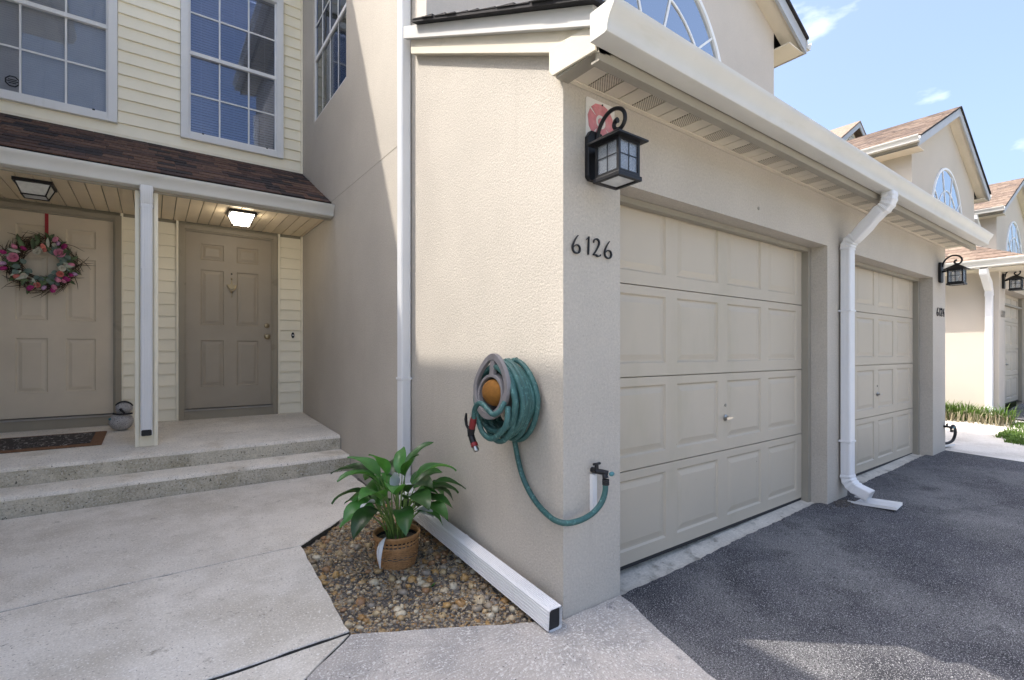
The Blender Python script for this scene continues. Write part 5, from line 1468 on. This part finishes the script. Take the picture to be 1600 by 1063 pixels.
tuft('grass_skirt', 'dry brown grass blades hanging below the green lilyturf border', [(8.66, .28, gz, .10, .50)], 240, .22, 'dry_grass', 'stuff')
tuft('grass_verge', 'wedge of lawn between the far concrete walks', [(8.0, -.28, gz, .30, .10), (7.6, -.42, gz, .22, .10), (8.5, -.36, gz, .4, .16), (7.9, -.62, gz, .6, .22)], 420, .075, 'grass', 'stuff')
def weed(loc, label, n, sz):
    o = thing('weed', label, 'weed', loc)
    for i in range(n):
        k = blade(sz * rnd.uniform(.7, 1.1), sz * .5, .2, .7, 4)
        a = rnd.uniform(0, 6.3); k.xf(Matrix.Translation(loc) @ Matrix.Rotation(a, 4, 'Z') @ Matrix.Rotation(-rnd.uniform(.3, 1.2), 4, 'Y'))
        k.build('leaf', 'leaf', o, smooth=True, recalc=False)
weed((-.02, .14, .05), 'tiny round-leaved weed between the white pipe and the stucco wall', 5, .045)
weed((.385, -.012, -.04), 'tiny weed at the foot of the pillar by the asphalt corner', 6, .028)
weed((.235, -.50, -.05), 'thin weed in the crack between walk and asphalt', 7, .03)
weed((-.35, .62, bz(-.35, .62) + .005), 'small green sprout among the gravel stones', 5, .035)

# -------- far walks and drive
o = sheet('far_walkway', 6.16, 9.15, -5, 2.6, lambda x, y: gz(x, y) + .004, 'concrete', 24, 40); tag(o, 'pale concrete walk between the two garage buildings', kind='structure')
o = sheet('far_driveway', 9.25, 16, -5, 0, lambda x, y: gz(x, y) + .012, 'asphalt', 14, 14); tag(o, 'asphalt drive of the far townhouse', kind='structure')
b = MB(); b.box(-60, 60, -16, -5.02, -.32, -.19)  # unseen pale paving, added to bounce sunlight back onto the facade
o = b.build('bounce_pavement', 'concrete', kind='structure'); tag(o, 'unseen pale concrete pavement behind the viewer, added to bounce sunlight', kind='structure')
# -------- far downspouts
DS = thing('downspout', 'white downspout with elbow on the sunlit wall of the far townhouse', 'downspout', (9.08, .2, .3))
xw = 9.08
pts = [Vector((8.72, .10, 2.50)), Vector((8.74, .10, 2.44)), Vector((8.84, .10, 2.36)), Vector((8.98, .10, 2.28)), Vector((9.07, .10, 2.20)), Vector((9.085, .10, 2.10))]
pipe('elbow', pts, .105, .09, 'vinyl_white', DS, up=(0, 1, 0), ribs=True)
pipe('pipe', [Vector((9.085, .10, 2.10)), Vector((9.085, .10, 1.2)), Vector((9.085, .10, .36))], .1, .085, 'vinyl_white', DS, up=(0, 1, 0))
pipe('elbow', bend((9.085, .10, .37), (0, 0, -1), (-.35, -.85, -.2), .12, 7), .105, .09, 'vinyl_white', DS, up=(0, 1, 0), ribs=True)
DS = thing('downspout', 'white downspout high on the third townhouse under its gable eave', 'downspout', (17.68, 1.7, 3))
xw = 17.69
pts = [Vector((17.30, 1.75, 5.1)), Vector((17.31, 1.75, 5.02)), Vector((17.42, 1.75, 4.92)), Vector((17.6, 1.75, 4.8)), Vector((17.69, 1.75, 4.66)), Vector((17.69, 1.75, 4.5))]
pipe('elbow', pts, .12, .1, 'vinyl_white', DS, up=(0, 1, 0), ribs=True)
pipe('pipe', [Vector((17.69, 1.75, 4.5)), Vector((17.69, 1.75, 2.8))], .11, .1, 'vinyl_white', DS, up=(0, 1, 0))
